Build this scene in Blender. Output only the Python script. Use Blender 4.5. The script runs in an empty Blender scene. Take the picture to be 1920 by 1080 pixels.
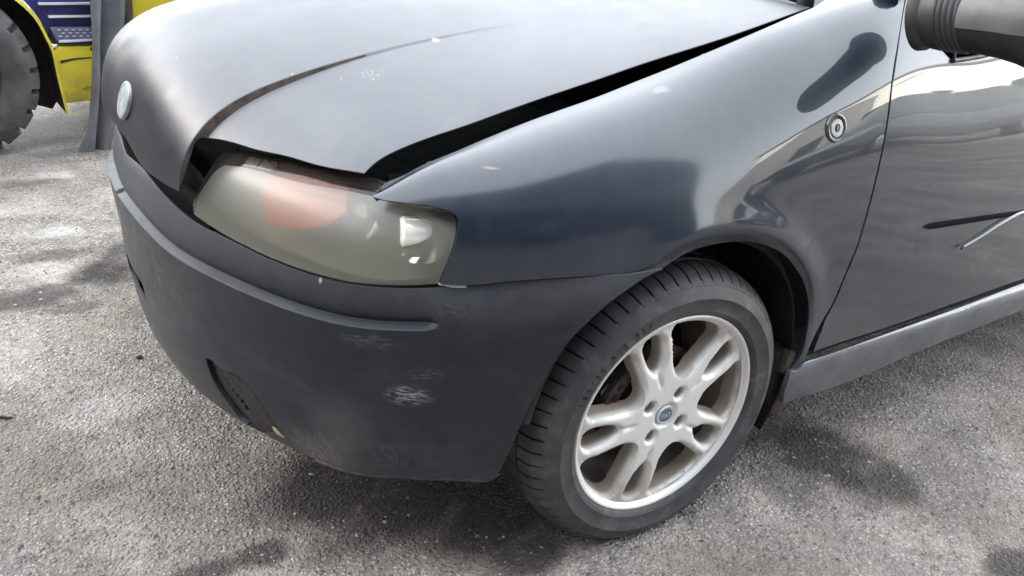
import bpy, bmesh, math, random
import numpy as np
from mathutils import Vector, Matrix, geometry, noise as mnoise

random.seed(7); rng = np.random.default_rng(7)
S = bpy.context.scene
C = S.collection
PI = math.pi

# ---------------------------------------------------------------- camera
cd = bpy.data.cameras.new('camera'); cam = bpy.data.objects.new('camera', cd); C.objects.link(cam)
cd.sensor_width = 36; cd.lens = 28.468; cd.clip_start = .02; cd.clip_end = 400
def cam_axes(yaw, pitch, roll):
    f = Vector((math.sin(yaw)*math.cos(pitch), math.cos(yaw)*math.cos(pitch), -math.sin(pitch)))
    r = f.cross(Vector((0, 0, 1))).normalized(); u = r.cross(f)
    c, s = math.cos(roll), math.sin(roll)
    return c*r+s*u, -s*r+c*u, f
_r, _u, _f = cam_axes(0.60541, 0.44761, 0.08595)
cam.matrix_world = Matrix(((_r.x, _u.x, -_f.x, -0.97000), (_r.y, _u.y, -_f.y, -0.85326), (_r.z, _u.z, -_f.z, 1.12145), (0, 0, 0, 1)))
S.camera = cam

# ---------------------------------------------------------------- light: clear day, the car standing in open shade cast by an added unseen block
SUN_EL, SUN_AZ = math.radians(22), math.radians(-60)      # azimuth measured from +y towards +x
W = bpy.data.worlds.new('World'); S.world = W; W.use_nodes = True
wn = W.node_tree.nodes; wl = W.node_tree.links; wn.clear()
sky = wn.new('ShaderNodeTexSky'); sky.sky_type = 'NISHITA'; sky.sun_disc = False
sky.sun_elevation = SUN_EL; sky.sun_rotation = SUN_AZ
sky.air_density = 1.0; sky.dust_density = 3.0; sky.ozone_density = 1.0
hs = wn.new('ShaderNodeHueSaturation'); hs.inputs['Saturation'].default_value = .62
bg = wn.new('ShaderNodeBackground'); bg.inputs['Strength'].default_value = .15
wo = wn.new('ShaderNodeOutputWorld')
cl = wn.new('ShaderNodeMix'); cl.data_type = 'RGBA'; cl.inputs[0].default_value = .62; cl.inputs[7].default_value = (5.35, 5.55, 5.7, 1)   # thin even cloud
wl.new(sky.outputs[0], hs.inputs['Color']); wl.new(hs.outputs[0], cl.inputs[6]); wl.new(cl.outputs[2], bg.inputs[0]); wl.new(bg.outputs[0], wo.inputs[0])
sd = bpy.data.lights.new('sun', 'SUN'); sd.energy = 4.0; sd.angle = math.radians(.53); sd.color = (1, .97, .92)
sun = bpy.data.objects.new('sun', sd); C.objects.link(sun)
_d = Vector((math.sin(SUN_AZ)*math.cos(SUN_EL), math.cos(SUN_AZ)*math.cos(SUN_EL), math.sin(SUN_EL)))
sun.rotation_euler = _d.to_track_quat('Z', 'Y').to_euler()
S.view_settings.view_transform = 'Standard'; S.view_settings.look = 'None'
S.view_settings.exposure = 2.95; S.view_settings.gamma = 1.0; S.view_settings.use_curve_mapping = False
S.cycles.max_bounces = 10; S.cycles.transparent_max_bounces = 12
# ---------------------------------------------------------------- surfaces
# car frame: x to the rear, y to the car's right, z up; origin on the ground under the left front wheel's face
YC = 0.81

def nat_matrix(t):
    n = len(t); A = np.zeros((n, n)); B = np.zeros((n, n)); A[0, 0] = A[-1, -1] = 1
    for i in range(1, n-1):
        h0, h1 = t[i]-t[i-1], t[i+1]-t[i]
        A[i, i-1:i+2] = h0, 2*(h0+h1), h1
        B[i, i-1:i+2] = 6/h0, -6/h0-6/h1, 6/h1
    return np.linalg.solve(A, B)

def basis(t, M, x):
    x = np.asarray(x, float); n = len(t)
    i = np.clip(np.searchsorted(t, x)-1, 0, n-2)
    h = t[i+1]-t[i]; a = (t[i+1]-x)/h; b = (x-t[i])/h
    lo, hi = x < t[0], x > t[-1]
    W = np.zeros((len(x), n)); r = np.arange(len(x))
    W[r, i] += a; W[r, i+1] += b
    ca = (a**3-a)*h*h/6; cb = (b**3-b)*h*h/6
    ca = np.where(lo, 0, ca); cb = np.where(hi, 0, cb)
    # straight continuation outside the knots
    ca = np.where(hi, (b-1)*h*h/6, ca); cb = np.where(hi, (b-1)*h*h/3, cb)
    ca = np.where(lo, (-b)*h*h/3*1.0, ca); cb = np.where(lo, (-b)*h*h/6*1.0, cb)
    W += ca[:, None]*M[i]+cb[:, None]*M[i+1]
    return W

class Surf:
    def __init__(s, P, U=None, V=None):
        s.P = np.array(P, float)
        if U is None:
            d = np.linalg.norm(np.diff(s.P, axis=0), axis=2).mean(1); U = np.concatenate([[0], np.cumsum(d)])
        if V is None:
            d = np.linalg.norm(np.diff(s.P, axis=1), axis=2).mean(0); V = np.concatenate([[0], np.cumsum(d)])
        s.U, s.V = np.array(U, float), np.array(V, float)
        s.MU, s.MV = nat_matrix(s.U), nat_matrix(s.V)
        s.disp = None
    def raw(s, uv):
        uv = np.atleast_2d(uv)
        return np.einsum('ni,ijk,nj->nk', basis(s.U, s.MU, uv[:, 0]), s.P, basis(s.V, s.MV, uv[:, 1]))
    def rawn(s, uv, e=1e-3):
        uv = np.atleast_2d(uv); du = np.array([e, 0]); dv = np.array([0, e])
        n = np.cross(s.raw(uv+du)-s.raw(uv-du), s.raw(uv+dv)-s.raw(uv-dv))
        return n/np.linalg.norm(n, axis=1)[:, None]*s.sign
    sign = 1
    def at(s, uv):
        uv = np.atleast_2d(uv); p = s.raw(uv)
        if s.disp is not None: p = p+s.rawn(uv)*s.disp(uv)[:, None]
        return p
    def nrm(s, uv, e=1.5e-3):
        uv = np.atleast_2d(uv); du = np.array([e, 0]); dv = np.array([0, e])
        n = np.cross(s.at(uv+du)-s.at(uv-du), s.at(uv+dv)-s.at(uv-dv))
        return n/np.linalg.norm(n, axis=1)[:, None]*s.sign

def curve(pts, x):
    pts = np.array(pts, float)
    return basis(pts[:, 0], nat_matrix(pts[:, 0]), np.atleast_1d(x)) @ pts[:, 1:]

# plan outline of the front end (bumper height), from the middle round the corner to the left flank
PLAN = np.array([(-.762, .81), (-.757, .70), (-.742, .58), (-.716, .47), (-.672, .35), (-.625, .26), (-.565, .175), (-.50, .11),
                 (-.43, .06), (-.36, .025), (-.28, .003), (-.2, -.009), (-.1, -.017), (0, -.020), (.12, -.021), (.3, -.020), (.5, -.018)])
_pl = np.concatenate([[0], np.cumsum(np.linalg.norm(np.diff(PLAN, axis=0), axis=1))])
def plan(l):
    return curve(np.column_stack([_pl, PLAN]), l)
def plan_n(l):
    t = plan(np.asarray(l)+1e-3)-plan(np.asarray(l)-1e-3); t /= np.linalg.norm(t, axis=1)[:, None]
    return np.column_stack([-t[:, 1]*-1, t[:, 0]*-1]) * 1.0   # outward: left of travel is (-ty, tx); outward is right-hand (ty,-tx)
def smooth(a, b, x):
    t = np.clip((np.asarray(x, float)-a)/(b-a), 0, 1); return t*t*(3-2*t)

# ---- bumper
BZ = [.17, .20, .235, .28, .34, .42, .50, .56, .595, .615, .632, .645]
BO = [-.040, -.030, -.018, -.008, 0, .004, .005, .002, -.004, -.011, -.024, -.042]
bl = np.concatenate([np.linspace(0, .5, 7)[:-1], np.linspace(.5, _pl[-1]-.2, 16)])
def _bumper():
    rows = []
    for l in np.concatenate([-bl[:0:-1], bl]):
        p = plan([abs(l)])[0]; n = plan_n([abs(l)])[0]
        flat = smooth(.80, 1.15, abs(l))
        row = []
        for z, o in zip(BZ, BO):
            o2 = o*(1-.55*flat)
            # the upper edge of the bumper sits flush under the fender on the flank
            if z > .58: o2 = o*(1-.95*flat)
            q = p+n*o2
            if l < 0: q = np.array([q[0], 2*YC-q[1]])
            row.append((q[0], q[1], z))
        rows.append(row)
    return Surf(rows, U=np.concatenate([-bl[:0:-1], bl]), V=np.array(BZ))
BUMPER = _bumper()

# ---- flank: fender and door share one surface; u runs along the plan outline
SX = np.array([.62, .70, .78, .86, .95, 1.05, 1.17, 1.30, 1.42, 1.55, 1.70, 1.9, 2.2, 2.6])
TOP = [(-.56, .19, .715), (-.517, .172, .722), (-.47, .170, .745), (-.362, .170, .782), (-.245, .170, .814), (-.128, .170, .842), (.032, .167, .885),
       (.182, .155, .939), (.337, .143, .985), (.45, .128, 1.012), (.6, .128, 1.03), (.9, .128, 1.05), (1.4, .13, 1.075), (2.0, .14, 1.10)]
TOPA = np.array(TOP)
def _side():
    rows = []
    ls = np.concatenate([np.linspace(_pl[6]-.05, _pl[11], 8)[:-1], np.linspace(_pl[11], _pl[16], 8), _pl[16]+np.array([.15, .35, .6, .9, 1.2])])
    for l in ls:
        if l <= _pl[16]: p = plan([l])[0]
        else: p = np.array([.5+(l-_pl[16]), -.018+.012*(l-_pl[16])])
        x0, y0 = p
        back = smooth(_pl[7], _pl[12], l)
        # top edge point belonging to this station
        xt = x0+(1-back)*.035
        yt, zt = curve(TOPA, [xt])[0]
        row = []
        for z, o in ((.16, .045), (.26, .022), (.36, .010), (.46, .003), (.55, .0)):
            row.append((x0, y0+o*back, z))
        z0 = .62
        n = 2.5-.5*float(smooth(.33, .62, x0))
        for ph in (0, 14, 27, 39, 50, 60, 69, 77, 84, 90):
            c, s_ = max(0, math.cos(math.radians(ph)))**(2/n), math.sin(math.radians(ph))**(2/n) if ph else 0
            y = yt-(yt-y0)*c; z = z0+(zt-z0)*(s_*.94+.06*ph/90)
            k = (y-y0)/(yt-y0)
            row.append((x0+(xt-x0)*k, y, z))
        a, b = np.array(row[-2]), np.array(row[-1])
        row.append(tuple(b+np.array([0, .04, .004]))); row.append(tuple(b+np.array([0, .09, .006])))
        rows.append(row)
    V = np.array([.16, .26, .36, .46, .55, .62, .665, .705, .74, .77, .80, .83, .86, .885, .91, .95, 1.0])
    s = Surf(rows, U=ls, V=V)
    return s
SIDE = _side()

# ---- head lamp lens: leans back from the bumper's top edge
LZ = [.575, .612, .64, .67, .70, .72, .74, .755]
LO = [.010, -.006, -.014, -.028, -.048, -.068, -.097, -.13]
def _lens():
    rows = []
    ls = np.linspace(_pl[2]+.02, _pl[9], 12)
    for l in ls:
        p = plan([l])[0]; n = plan_n([l])[0]
        rows.append([tuple(p+n*o)+(z,) for z, o in zip(LZ, LO)])
    return Surf(rows, U=ls)
LENS = _lens()

# ---- hood
HY = [.06, .20, .32, .45, .60, .81]
HP = {
 .06: [(-.53, .62), (-.51, .65), (-.49, .672), (-.465, .69), (-.43, .71), (-.385, .733), (-.31, .76), (-.17, .80), (.02, .848), (.2, .893), (.45, .955)],
 .20: [(-.60, .66), (-.585, .695), (-.562, .722), (-.535, .742), (-.50, .761), (-.44, .783), (-.355, .805), (-.198, .843), (0, .889), (.2, .934), (.45, .990)],
 .32: [(-.685, .65), (-.665, .69), (-.638, .722), (-.607, .748), (-.565, .774), (-.50, .800), (-.40, .829), (-.23, .868), (0, .914), (.2, .954), (.45, 1.004)],
 .45: [(-.728, .645), (-.72, .69), (-.70, .73), (-.668, .767), (-.625, .797), (-.55, .828), (-.43, .860), (-.25, .895), (0, .938), (.2, .972), (.45, 1.016)],
 .60: [(-.752, .642), (-.752, .697), (-.739, .752), (-.712, .80), (-.668, .838), (-.585, .872), (-.44, .903), (-.25, .932), (0, .966), (.2, .991), (.45, 1.026)],
 .81: [(-.762, .64), (-.768, .70), (-.760, .765), (-.735, .822), (-.69, .862), (-.60, .897), (-.45, .927), (-.25, .953), (0, .982), (.2, 1.003), (.45, 1.033)],
}
def _hood():
    rows = []
    ys = HY+[2*YC-y for y in HY[-2::-1]]
    for y in ys:
        k = y if y <= YC else round(2*YC-y, 4)
        k = min(HY, key=lambda a: abs(a-k))
        rows.append([(x, y, z) for x, z in HP[k]])
    V = np.concatenate([[0], np.cumsum(np.linalg.norm(np.diff(np.array(HP[.45]), axis=0), axis=1))])
    return Surf(rows, U=np.array(ys)-YC, V=V)
HOOD = _hood()

# ---- sill skirt
def _sill():
    rows = []
    xs = [.30, .38, .6, 1.0, 1.5, 2.0]
    for x in xs:
        f = 1-smooth(.30, .42, x)
        yb = .010*0
        rows.append([(x, .05, .325), (x, .012, .3255), (x, -.008, .321), (x, -.015, .305), (x, -.012, .27), (x, -.006, .235), (x, .002, .207), (x, .02, .190), (x, .05, .183)])
    return Surf(rows, U=np.array(xs), V=np.array([0, .04, .06, .078, .113, .149, .18, .205, .235]))
SILL = _sill()

BUMPER.sign = SIDE.sign = LENS.sign = 1
for s_, ref in ((BUMPER, (-1, 0, 0)), (SIDE, (0, -1, 0)), (LENS, (-.7, -.7, .3)), (HOOD, (0, 0, 1)), (SILL, (0, -1, 0))):
    mid = np.array([[(s_.U[0]+s_.U[-1])/2, (s_.V[0]+s_.V[-1])/2]])
    s_.sign = 1
    if float(s_.rawn(mid)[0] @ np.array(ref)) < 0: s_.sign = -1
DATA = {"crease":[[-0.3609,0.0172],[-0.3552,0.0944],[-0.3542,0.113],[-0.3524,0.133],[-0.3521,0.1525],[-0.3541,0.1804],[-0.3572,0.2055],[-0.3581,0.2258],[-0.3582,0.2444],[-0.3603,0.299],[-0.3565,0.3771],[-0.3589,0.4746],[-0.3632,0.5552],[-0.3618,0.6101],[-0.3732,1.1101]],"strip":[[-0.0,0.5407],[0.1259,0.5602],[0.2063,0.5447],[0.2919,0.5364],[0.3106,0.533],[0.4227,0.5399],[0.5242,0.5356],[0.6296,0.53],[0.7203,0.533],[0.8122,0.5452],[0.8489,0.5491],[1.3,0.5491]],"strip_end":0.8098097611351276,"plate_u":0.22487989319191087}
# ---- relief on those surfaces (creases, mouldings, flares)
def fair(pts, deg):
    pts = np.array(sorted(tuple(p) for p in pts)); c = np.polynomial.Polynomial.fit(pts[:, 0], pts[:, 1], deg); x = np.linspace(pts[0, 0], pts[-1, 0], 60)
    return np.column_stack([x, c(x)])
def polyf(pts):
    pts = np.array(sorted(tuple(p) for p in pts))
    x = np.linspace(pts[0, 0], pts[-1, 0], 900); pts = np.column_stack([x, basis(pts[:, 0], nat_matrix(pts[:, 0]), x) @ pts[:, 1]])
    return lambda x: np.interp(x, pts[:, 0], pts[:, 1])
_cr = polyf(fair([(b, a) for a, b in np.array(DATA['crease'])], 5))         # hood crease: u as a function of v
CREW = .0085
def hood_disp(uv):
    u, v = uv[:, 0], uv[:, 1]
    s = np.where(u > 0, -u, u)
    c = _cr(v)
    step = .0105*(1-smooth(.08, .50, v))+.0012*(1-smooth(.5, .75, v))
    w = CREW*(1-.72*smooth(.10, .45, v))
    t = np.clip((c-s)/w, 0, 1)
    return -step*t*(.25+.75*np.exp(-np.clip(c-s, 0, 9)/.30))
HOOD.disp = hood_disp
_st = polyf([(0, .548), (.2, .543), (.3, .5365), (.42, .5365), (.52, .535), (.63, .532), (.72, .534), (.81, .543), (.86, .546), (1.3, .549)])                                # bumper moulding: v of its upper edge as a function of u
STRW = .0035
def bumper_disp(uv):
    u, v = np.abs(uv[:, 0]), uv[:, 1]
    f = _st(u)
    up = f-v                                              # >0 below the edge
    end = 1-smooth(DATA['strip_end']-.004, DATA['strip_end']+.028, u)
    d = .010*np.clip(up/STRW, 0, 1)*(1-.85*smooth(.01, .14, up))*end
    # shallow groove just above the moulding
    d = d-.006*np.exp(-np.clip(-up, 0, 9)/.011)*(up <= 0)*end-.006*(up > 0)*end*np.clip(1-up/STRW, 0, 1)
    # number plate recess in the middle
    d = d-.010*(1-smooth(DATA['plate_u']-.006, DATA['plate_u'], u))*smooth(.36, .49, v)*(1-smooth(f-.012, f-.004, v))*0.2
    # slight flare along the wheel arch
    x = plan(u); r = np.hypot(x[:, 0]+.003, v-.31)-.345
    d = d+.006*np.exp(-np.clip(r, 0, 9)/.03)*smooth(.75, .95, u)
    # shallow tow-eye cover
    q = np.hypot(u-.605, v-.275)
    d = d-.0010*np.exp(-((q-.030)/.005)**2)
    return d
BUMPER.disp = bumper_disp
def side_disp(uv):
    p = SIDE.raw(uv); x, z = p[:, 0], p[:, 2]
    r = np.hypot(x+.003, z-.31)-.327
    fade = smooth(-.19, -.06, x)*smooth(.26, .34, z)*(1-.75*smooth(.10, .33, x)*(1-smooth(.38, .56, z)))*(z < .9)
    out = .009*np.exp(-(np.clip(r-.026, 0, 9)/.034)**2)
    out = np.where(r < .026, out-.016*np.clip((.026-r)/.026, 0, 1.3)**1.3, out)
    return out*fade
SIDE.disp = side_disp
def offset_surf(s, d):
    o = Surf(s.P, s.U, s.V); o.sign = s.sign; base = s.disp
    o.disp = (lambda uv: np.full(len(uv), d)) if base is None else (lambda uv: base(uv)+d)
    return o
# ---- outlines of the panels, in the metres-based coordinates of their own surface
LOOPS = {
 'hood': [[[0.0,0.0421],[-0.1048,0.0375],[-0.1555,0.0273],[-0.1956,0.0146],[-0.2548,0.0113],[-0.3088,0.0122],[-0.3579,0.0152]],[[-0.3579,0.0152],[-0.3606,0.0384],[-0.3593,0.0633],[-0.357,0.086],[-0.3555,0.1034],[-0.3586,0.1124],[-0.3648,0.1174]],[[-0.3648,0.1174],[-0.3815,0.1243],[-0.4166,0.1338],[-0.4476,0.1387],[-0.4982,0.1475],[-0.5537,0.1464],[-0.5884,0.1537],[-0.6104,0.1627]],[[-0.6104,0.1627],[-0.6079,0.1751],[-0.606,0.1874],[-0.604,0.2064],[-0.6031,0.227],[-0.6037,0.2634],[-0.6058,0.3233],[-0.6087,0.3981],[-0.6086,0.4884],[-0.6089,0.5819],[-0.6103,0.7056],[-0.6093,0.8341],[-0.6124,1.0095],[-0.6091,1.1374],[-0.6052,1.2324]],[[-0.6052,1.2324],[-0.5803,1.2198],[-0.5396,1.2051],[-0.4825,1.1912],[-0.2,1.185],[0.0,1.178]]],
 'fender': [[[0.7067,0.8702],[0.7392,0.7994],[0.7815,0.7653],[0.8054,0.7534],[0.8229,0.7453],[0.8393,0.7363],[0.8483,0.7269],[0.8525,0.7123],[0.8503,0.6912],[0.8454,0.666],[0.8356,0.6359],[0.8266,0.6111]],[[0.8266,0.6111],[0.8621,0.612],[0.9176,0.6185],[0.9856,0.621],[1.05,0.6191],[1.0859,0.6174],[1.1261,0.6155],[1.1594,0.6142],[1.2037,0.6102]],[[1.2037,0.6102],[1.2425,0.6211],[1.2914,0.6266],[1.3227,0.6274],[1.3484,0.6268],[1.3762,0.625],[1.411,0.6207],[1.4435,0.6138],[1.478,0.6017],[1.5055,0.5829],[1.5324,0.5506],[1.5577,0.521],[1.5787,0.4952],[1.5966,0.4698],[1.6109,0.4435],[1.6222,0.4129],[1.6297,0.3825],[1.6359,0.3332],[1.628,0.3117],[1.6206,0.3013]],[[1.6206,0.3013],[1.6464,0.2981]],[[1.6464,0.2981],[1.6503,0.3314],[1.6532,0.3717],[1.6609,0.4036]],[[1.6609,0.4036],[1.668,0.4219],[1.6788,0.4433],[1.6891,0.4906],[1.6987,0.5453],[1.7039,0.6138],[1.7048,0.6438],[1.7044,0.6693],[1.7072,0.7006],[1.712,0.7353],[1.7319,0.7706],[1.759,0.8038],[1.8095,0.8596],[2.4399,1.2977]],[[2.4399,1.2977],[2.0062,1.0867],[1.7299,0.9533],[1.6323,0.9153]],[[1.6323,0.9153],[1.5716,0.9095],[1.4809,0.906],[1.4047,0.9096],[1.3293,0.9128],[1.2504,0.9136],[1.1697,0.9101],[1.1042,0.9098],[1.0421,0.9107],[0.9706,0.9114],[0.902,0.9096],[0.8445,0.907],[0.7942,0.9114],[0.7593,0.9156],[0.7285,0.9258],[0.7067,0.8702]]],
 'door': [[[1.6763,0.333],[1.6763,0.3543],[1.6768,0.386],[1.6751,0.415],[1.6859,0.4394],[1.6946,0.4896],[1.7051,0.5438],[1.7101,0.6132],[1.711,0.6435],[1.7103,0.6691],[1.713,0.7004],[1.7168,0.735]],[[1.7168,0.735],[1.8138,0.7461],[1.9169,0.7541],[2.0811,0.7569],[2.1827,0.7616],[2.9185,0.7923],[2.72,0.8043]],[[2.72,0.8043],[2.7,0.6],[2.66,0.3432]],[[2.66,0.3432],[3.0896,0.3402],[2.5303,0.3357],[2.2504,0.3337],[2.0071,0.331],[1.8861,0.3314],[1.7595,0.3339],[1.6763,0.333]]],
 'sail': [[[1.717,0.7357],[1.8138,0.7466],[1.9169,0.7548]],[[1.9169,0.7548],[1.8503,0.789],[1.8815,0.8816],[2.4399,1.2977]],[[2.4399,1.2977],[1.8138,0.8587],[1.7667,0.8074],[1.7374,0.7703],[1.717,0.7357]]],
 'sill': [[[0.3081,0.0737],[0.3331,0.0773],[0.3476,0.0684],[0.3732,0.0658],[0.4699,0.0669],[0.7042,0.0633],[0.9467,0.0596],[1.2346,0.0509],[1.9,0.0509]],[[1.9,0.0509],[1.9,0.1436]],[[1.9,0.1436],[1.2784,0.1436],[1.0003,0.1498],[0.7714,0.1592],[0.6517,0.1705],[0.4907,0.1812],[0.3703,0.1676],[0.3284,0.1653]],[[0.3284,0.1653],[0.3108,0.1123],[0.3081,0.0737]]],
 'bumper': [[[0.0,0.618],[0.1335,0.6235],[0.2073,0.6172],[0.2859,0.608],[0.3554,0.6005],[0.4318,0.5992],[0.5116,0.5943],[0.5806,0.5896],[0.6421,0.5876],[0.6981,0.5884],[0.7504,0.5921],[0.7911,0.5963],[0.8271,0.6013],[0.8623,0.6053],[0.9192,0.6123],[0.9881,0.616],[1.0512,0.6153],[1.0855,0.6144],[1.1235,0.6134],[1.1543,0.613],[1.1888,0.6137]],[[1.1888,0.6137],[1.1557,0.6046],[1.1265,0.5897],[1.0891,0.568],[1.0527,0.5379],[1.0181,0.5022],[0.9941,0.4518],[0.9743,0.4045],[0.9573,0.3458],[0.9358,0.2656]],[[0.9358,0.2656],[0.9299,0.2536],[0.9196,0.2483],[0.8894,0.2487],[0.8268,0.246],[0.7802,0.2431],[0.7313,0.2344],[0.6688,0.2269],[0.6099,0.23],[0.5502,0.2346],[0.505,0.2363],[0.42,0.235],[0.3,0.232],[0,0.232]]],
 'slot': [[[0.3636,0.3481],[0.386,0.3515],[0.4038,0.3472],[0.4267,0.3484],[0.4487,0.3514],[0.4722,0.346],[0.4917,0.3319],[0.5073,0.3147],[0.5221,0.2965],[0.534,0.2788],[0.5413,0.2685]],[[0.5413,0.2685],[0.507,0.2414],[0.4558,0.2348],[0.4287,0.2405]],[[0.4287,0.2405],[0.4095,0.2603],[0.3888,0.2811],[0.3709,0.3085],[0.3636,0.3481]]],
 'slot_back': [[[0.3422,0.333],[0.3665,0.3373],[0.3853,0.3332],[0.4096,0.3351],[0.4331,0.3388],[0.4578,0.3336],[0.4779,0.3193],[0.4937,0.3013],[0.5088,0.2826],[0.521,0.2643],[0.5281,0.2532]],[[0.5281,0.2532],[0.4884,0.2209],[0.4312,0.2106],[0.4019,0.2156]],[[0.4019,0.2156],[0.3858,0.2395],[0.3659,0.2623],[0.3481,0.2911],[0.3422,0.333]]],
 'lens': [[[0.3569,0.044],[0.4333,0.0366],[0.5136,0.0302],[0.5827,0.0253],[0.6439,0.0232],[0.6993,0.0238],[0.7507,0.0282],[0.791,0.0332],[0.8226,0.0379]],[[0.8226,0.0379],[0.8315,0.0614],[0.8398,0.09],[0.8434,0.1112],[0.8434,0.1278],[0.8384,0.1372],[0.8295,0.1418],[0.8078,0.1454],[0.7902,0.147],[0.7689,0.1477],[0.741,0.1481],[0.702,0.152]],[[0.702,0.152],[0.6549,0.1534],[0.6069,0.1517],[0.5397,0.1493],[0.4875,0.1486],[0.4363,0.1449],[0.3931,0.1379]],[[0.3931,0.1379],[0.3822,0.1272],[0.3761,0.117],[0.3667,0.094],[0.3591,0.0691],[0.3569,0.044]]],
 'lens_strip': [[[0.3931,0.1379],[0.4363,0.1449],[0.4875,0.1486],[0.5397,0.1493],[0.6069,0.1517],[0.6549,0.1534],[0.702,0.152]],[[0.702,0.152],[0.7094,0.1659],[0.7157,0.1803]],[[0.7157,0.1803],[0.6883,0.1839],[0.6213,0.1855],[0.5518,0.1844],[0.4779,0.1798],[0.3976,0.1711]],[[0.3976,0.1711],[0.3745,0.1611],[0.3671,0.1471],[0.3653,0.1304],[0.3593,0.105],[0.3547,0.0788],[0.3517,0.0507],[0.3569,0.044],[0.3591,0.0691],[0.3667,0.094],[0.3761,0.117],[0.3822,0.1272],[0.3931,0.1379]]],
 'indicator': [[[0.4702,0.1732],[0.5052,0.1986],[0.5491,0.2092],[0.6028,0.2107]],[[0.6028,0.2107],[0.6292,0.1831],[0.6507,0.1279]],[[0.6507,0.1279],[0.6225,0.1],[0.5744,0.0797],[0.5071,0.0701]],[[0.5071,0.0701],[0.486,0.0971],[0.4766,0.1383],[0.4702,0.1732]]],
}
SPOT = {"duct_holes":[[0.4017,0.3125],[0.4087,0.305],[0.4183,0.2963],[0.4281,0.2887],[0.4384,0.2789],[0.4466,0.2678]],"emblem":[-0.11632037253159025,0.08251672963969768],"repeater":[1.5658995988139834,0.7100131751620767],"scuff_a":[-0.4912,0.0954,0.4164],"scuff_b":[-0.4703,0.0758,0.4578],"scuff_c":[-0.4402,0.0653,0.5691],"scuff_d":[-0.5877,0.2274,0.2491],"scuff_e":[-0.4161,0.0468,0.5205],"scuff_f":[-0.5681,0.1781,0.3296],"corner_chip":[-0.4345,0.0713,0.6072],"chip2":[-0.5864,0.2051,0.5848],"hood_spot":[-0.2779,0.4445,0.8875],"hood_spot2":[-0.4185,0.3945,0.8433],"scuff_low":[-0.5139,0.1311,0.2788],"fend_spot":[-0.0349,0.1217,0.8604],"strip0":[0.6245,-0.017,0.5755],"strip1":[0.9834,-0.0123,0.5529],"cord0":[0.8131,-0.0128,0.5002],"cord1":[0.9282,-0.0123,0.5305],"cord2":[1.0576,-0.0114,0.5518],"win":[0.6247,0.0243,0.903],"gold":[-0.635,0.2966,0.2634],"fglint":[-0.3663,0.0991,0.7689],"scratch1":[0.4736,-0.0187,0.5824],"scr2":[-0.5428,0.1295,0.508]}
# ---------------------------------------------------------------- helpers
def tag(o, label=None, cat=None, group=None, kind=None):
    for k, v in (('label', label), ('category', cat), ('group', group), ('kind', kind)):
        if v: o[k] = v
    return o
def thing(name, label, cat, loc=(0, 0, 0), rz=0, group=None):
    o = bpy.data.objects.new(name, None); C.objects.link(o); o.empty_display_size = .1
    o.location = loc; o.rotation_euler = (0, 0, rz)
    return tag(o, label, cat, group)
def link(name, me, m=None, parent=None):
    o = bpy.data.objects.new(name, me); C.objects.link(o)
    if m is not None: me.materials.append(m)
    if parent is not None: o.parent = parent
    return o
def mesh(name, verts, faces, m=None, parent=None, smooth_angle=None):
    me = bpy.data.meshes.new(name)
    me.from_pydata([tuple(map(float, v)) for v in verts], [], [tuple(map(int, f)) for f in faces]); me.update()
    if smooth_angle is not None:
        me.shade_smooth(); me.set_sharp_from_angle(angle=math.radians(smooth_angle))
    return link(name, me, m, parent)
def from_bm(name, bm, m=None, parent=None, smooth_angle=None):
    me = bpy.data.meshes.new(name); bm.to_mesh(me); bm.free()
    if smooth_angle is not None:
        me.shade_smooth(); me.set_sharp_from_angle(angle=math.radians(smooth_angle))
    return link(name, me, m, parent)
def bm_box(bm, c, s, bev=0, rot=None):
    r = bmesh.ops.create_cube(bm, size=1); vs = r['verts']
    for v in vs: v.co = Vector((v.co.x*s[0], v.co.y*s[1], v.co.z*s[2]))
    if bev:
        es = list({e for v in vs for e in v.link_edges})
        g = bmesh.ops.bevel(bm, geom=es, offset=bev, segments=2, affect='EDGES', profile=.5)
        vs = list({v for f in g['faces'] for v in f.verts} | {v for v in vs if v.is_valid})
    for v in vs:
        if rot is not None: v.co = rot @ v.co
        v.co += Vector(c)
def box(name, c, s, m, parent=None, bev=.004, rot=None):
    bm = bmesh.new(); bm_box(bm, c, s, bev, rot); return from_bm(name, bm, m, parent, 35)
def grid_faces(nu, nv, close_u=False, close_v=False):
    f = []
    for i in range(nu if close_u else nu-1):
        for j in range(nv if close_v else nv-1):
            a, b = i*nv+j, ((i+1) % nu)*nv+j
            c, d = ((i+1) % nu)*nv+(j+1) % nv, i*nv+(j+1) % nv
            f.append((a, b, c, d))
    return f
def lathe(prof, n=96, axis='y', ang=(0, 2*PI)):
    """prof: (radius, along-axis); spun round the y axis"""
    full = abs(ang[1]-ang[0]-2*PI) < 1e-6
    th = np.linspace(ang[0], ang[1], n+1)[:-1] if full else np.linspace(ang[0], ang[1], n)
    V = [(r*math.cos(t), y, r*math.sin(t)) for t in th for r, y in prof]
    return V, grid_faces(len(th), len(prof), close_u=full)
def tube(path, r, n=10, caps=True):
    P = [Vector(p) for p in path]; V = []; 
    rr = r if hasattr(r, '__len__') else [r]*len(P)
    up = Vector((0.13, .21, 1)).normalized()
    for i, p in enumerate(P):
        t = (P[min(i+1, len(P)-1)]-P[max(i-1, 0)]).normalized()
        a = t.cross(up).normalized(); b = a.cross(t)
        for k in range(n):
            q = 2*PI*k/n; V.append(p+rr[i]*(math.cos(q)*a+math.sin(q)*b))
    F = grid_faces(len(P), n, close_v=True)
    if caps: F += [tuple(range(n))[::-1], tuple((len(P)-1)*n+k for k in range(n))]
    return V, F
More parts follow.
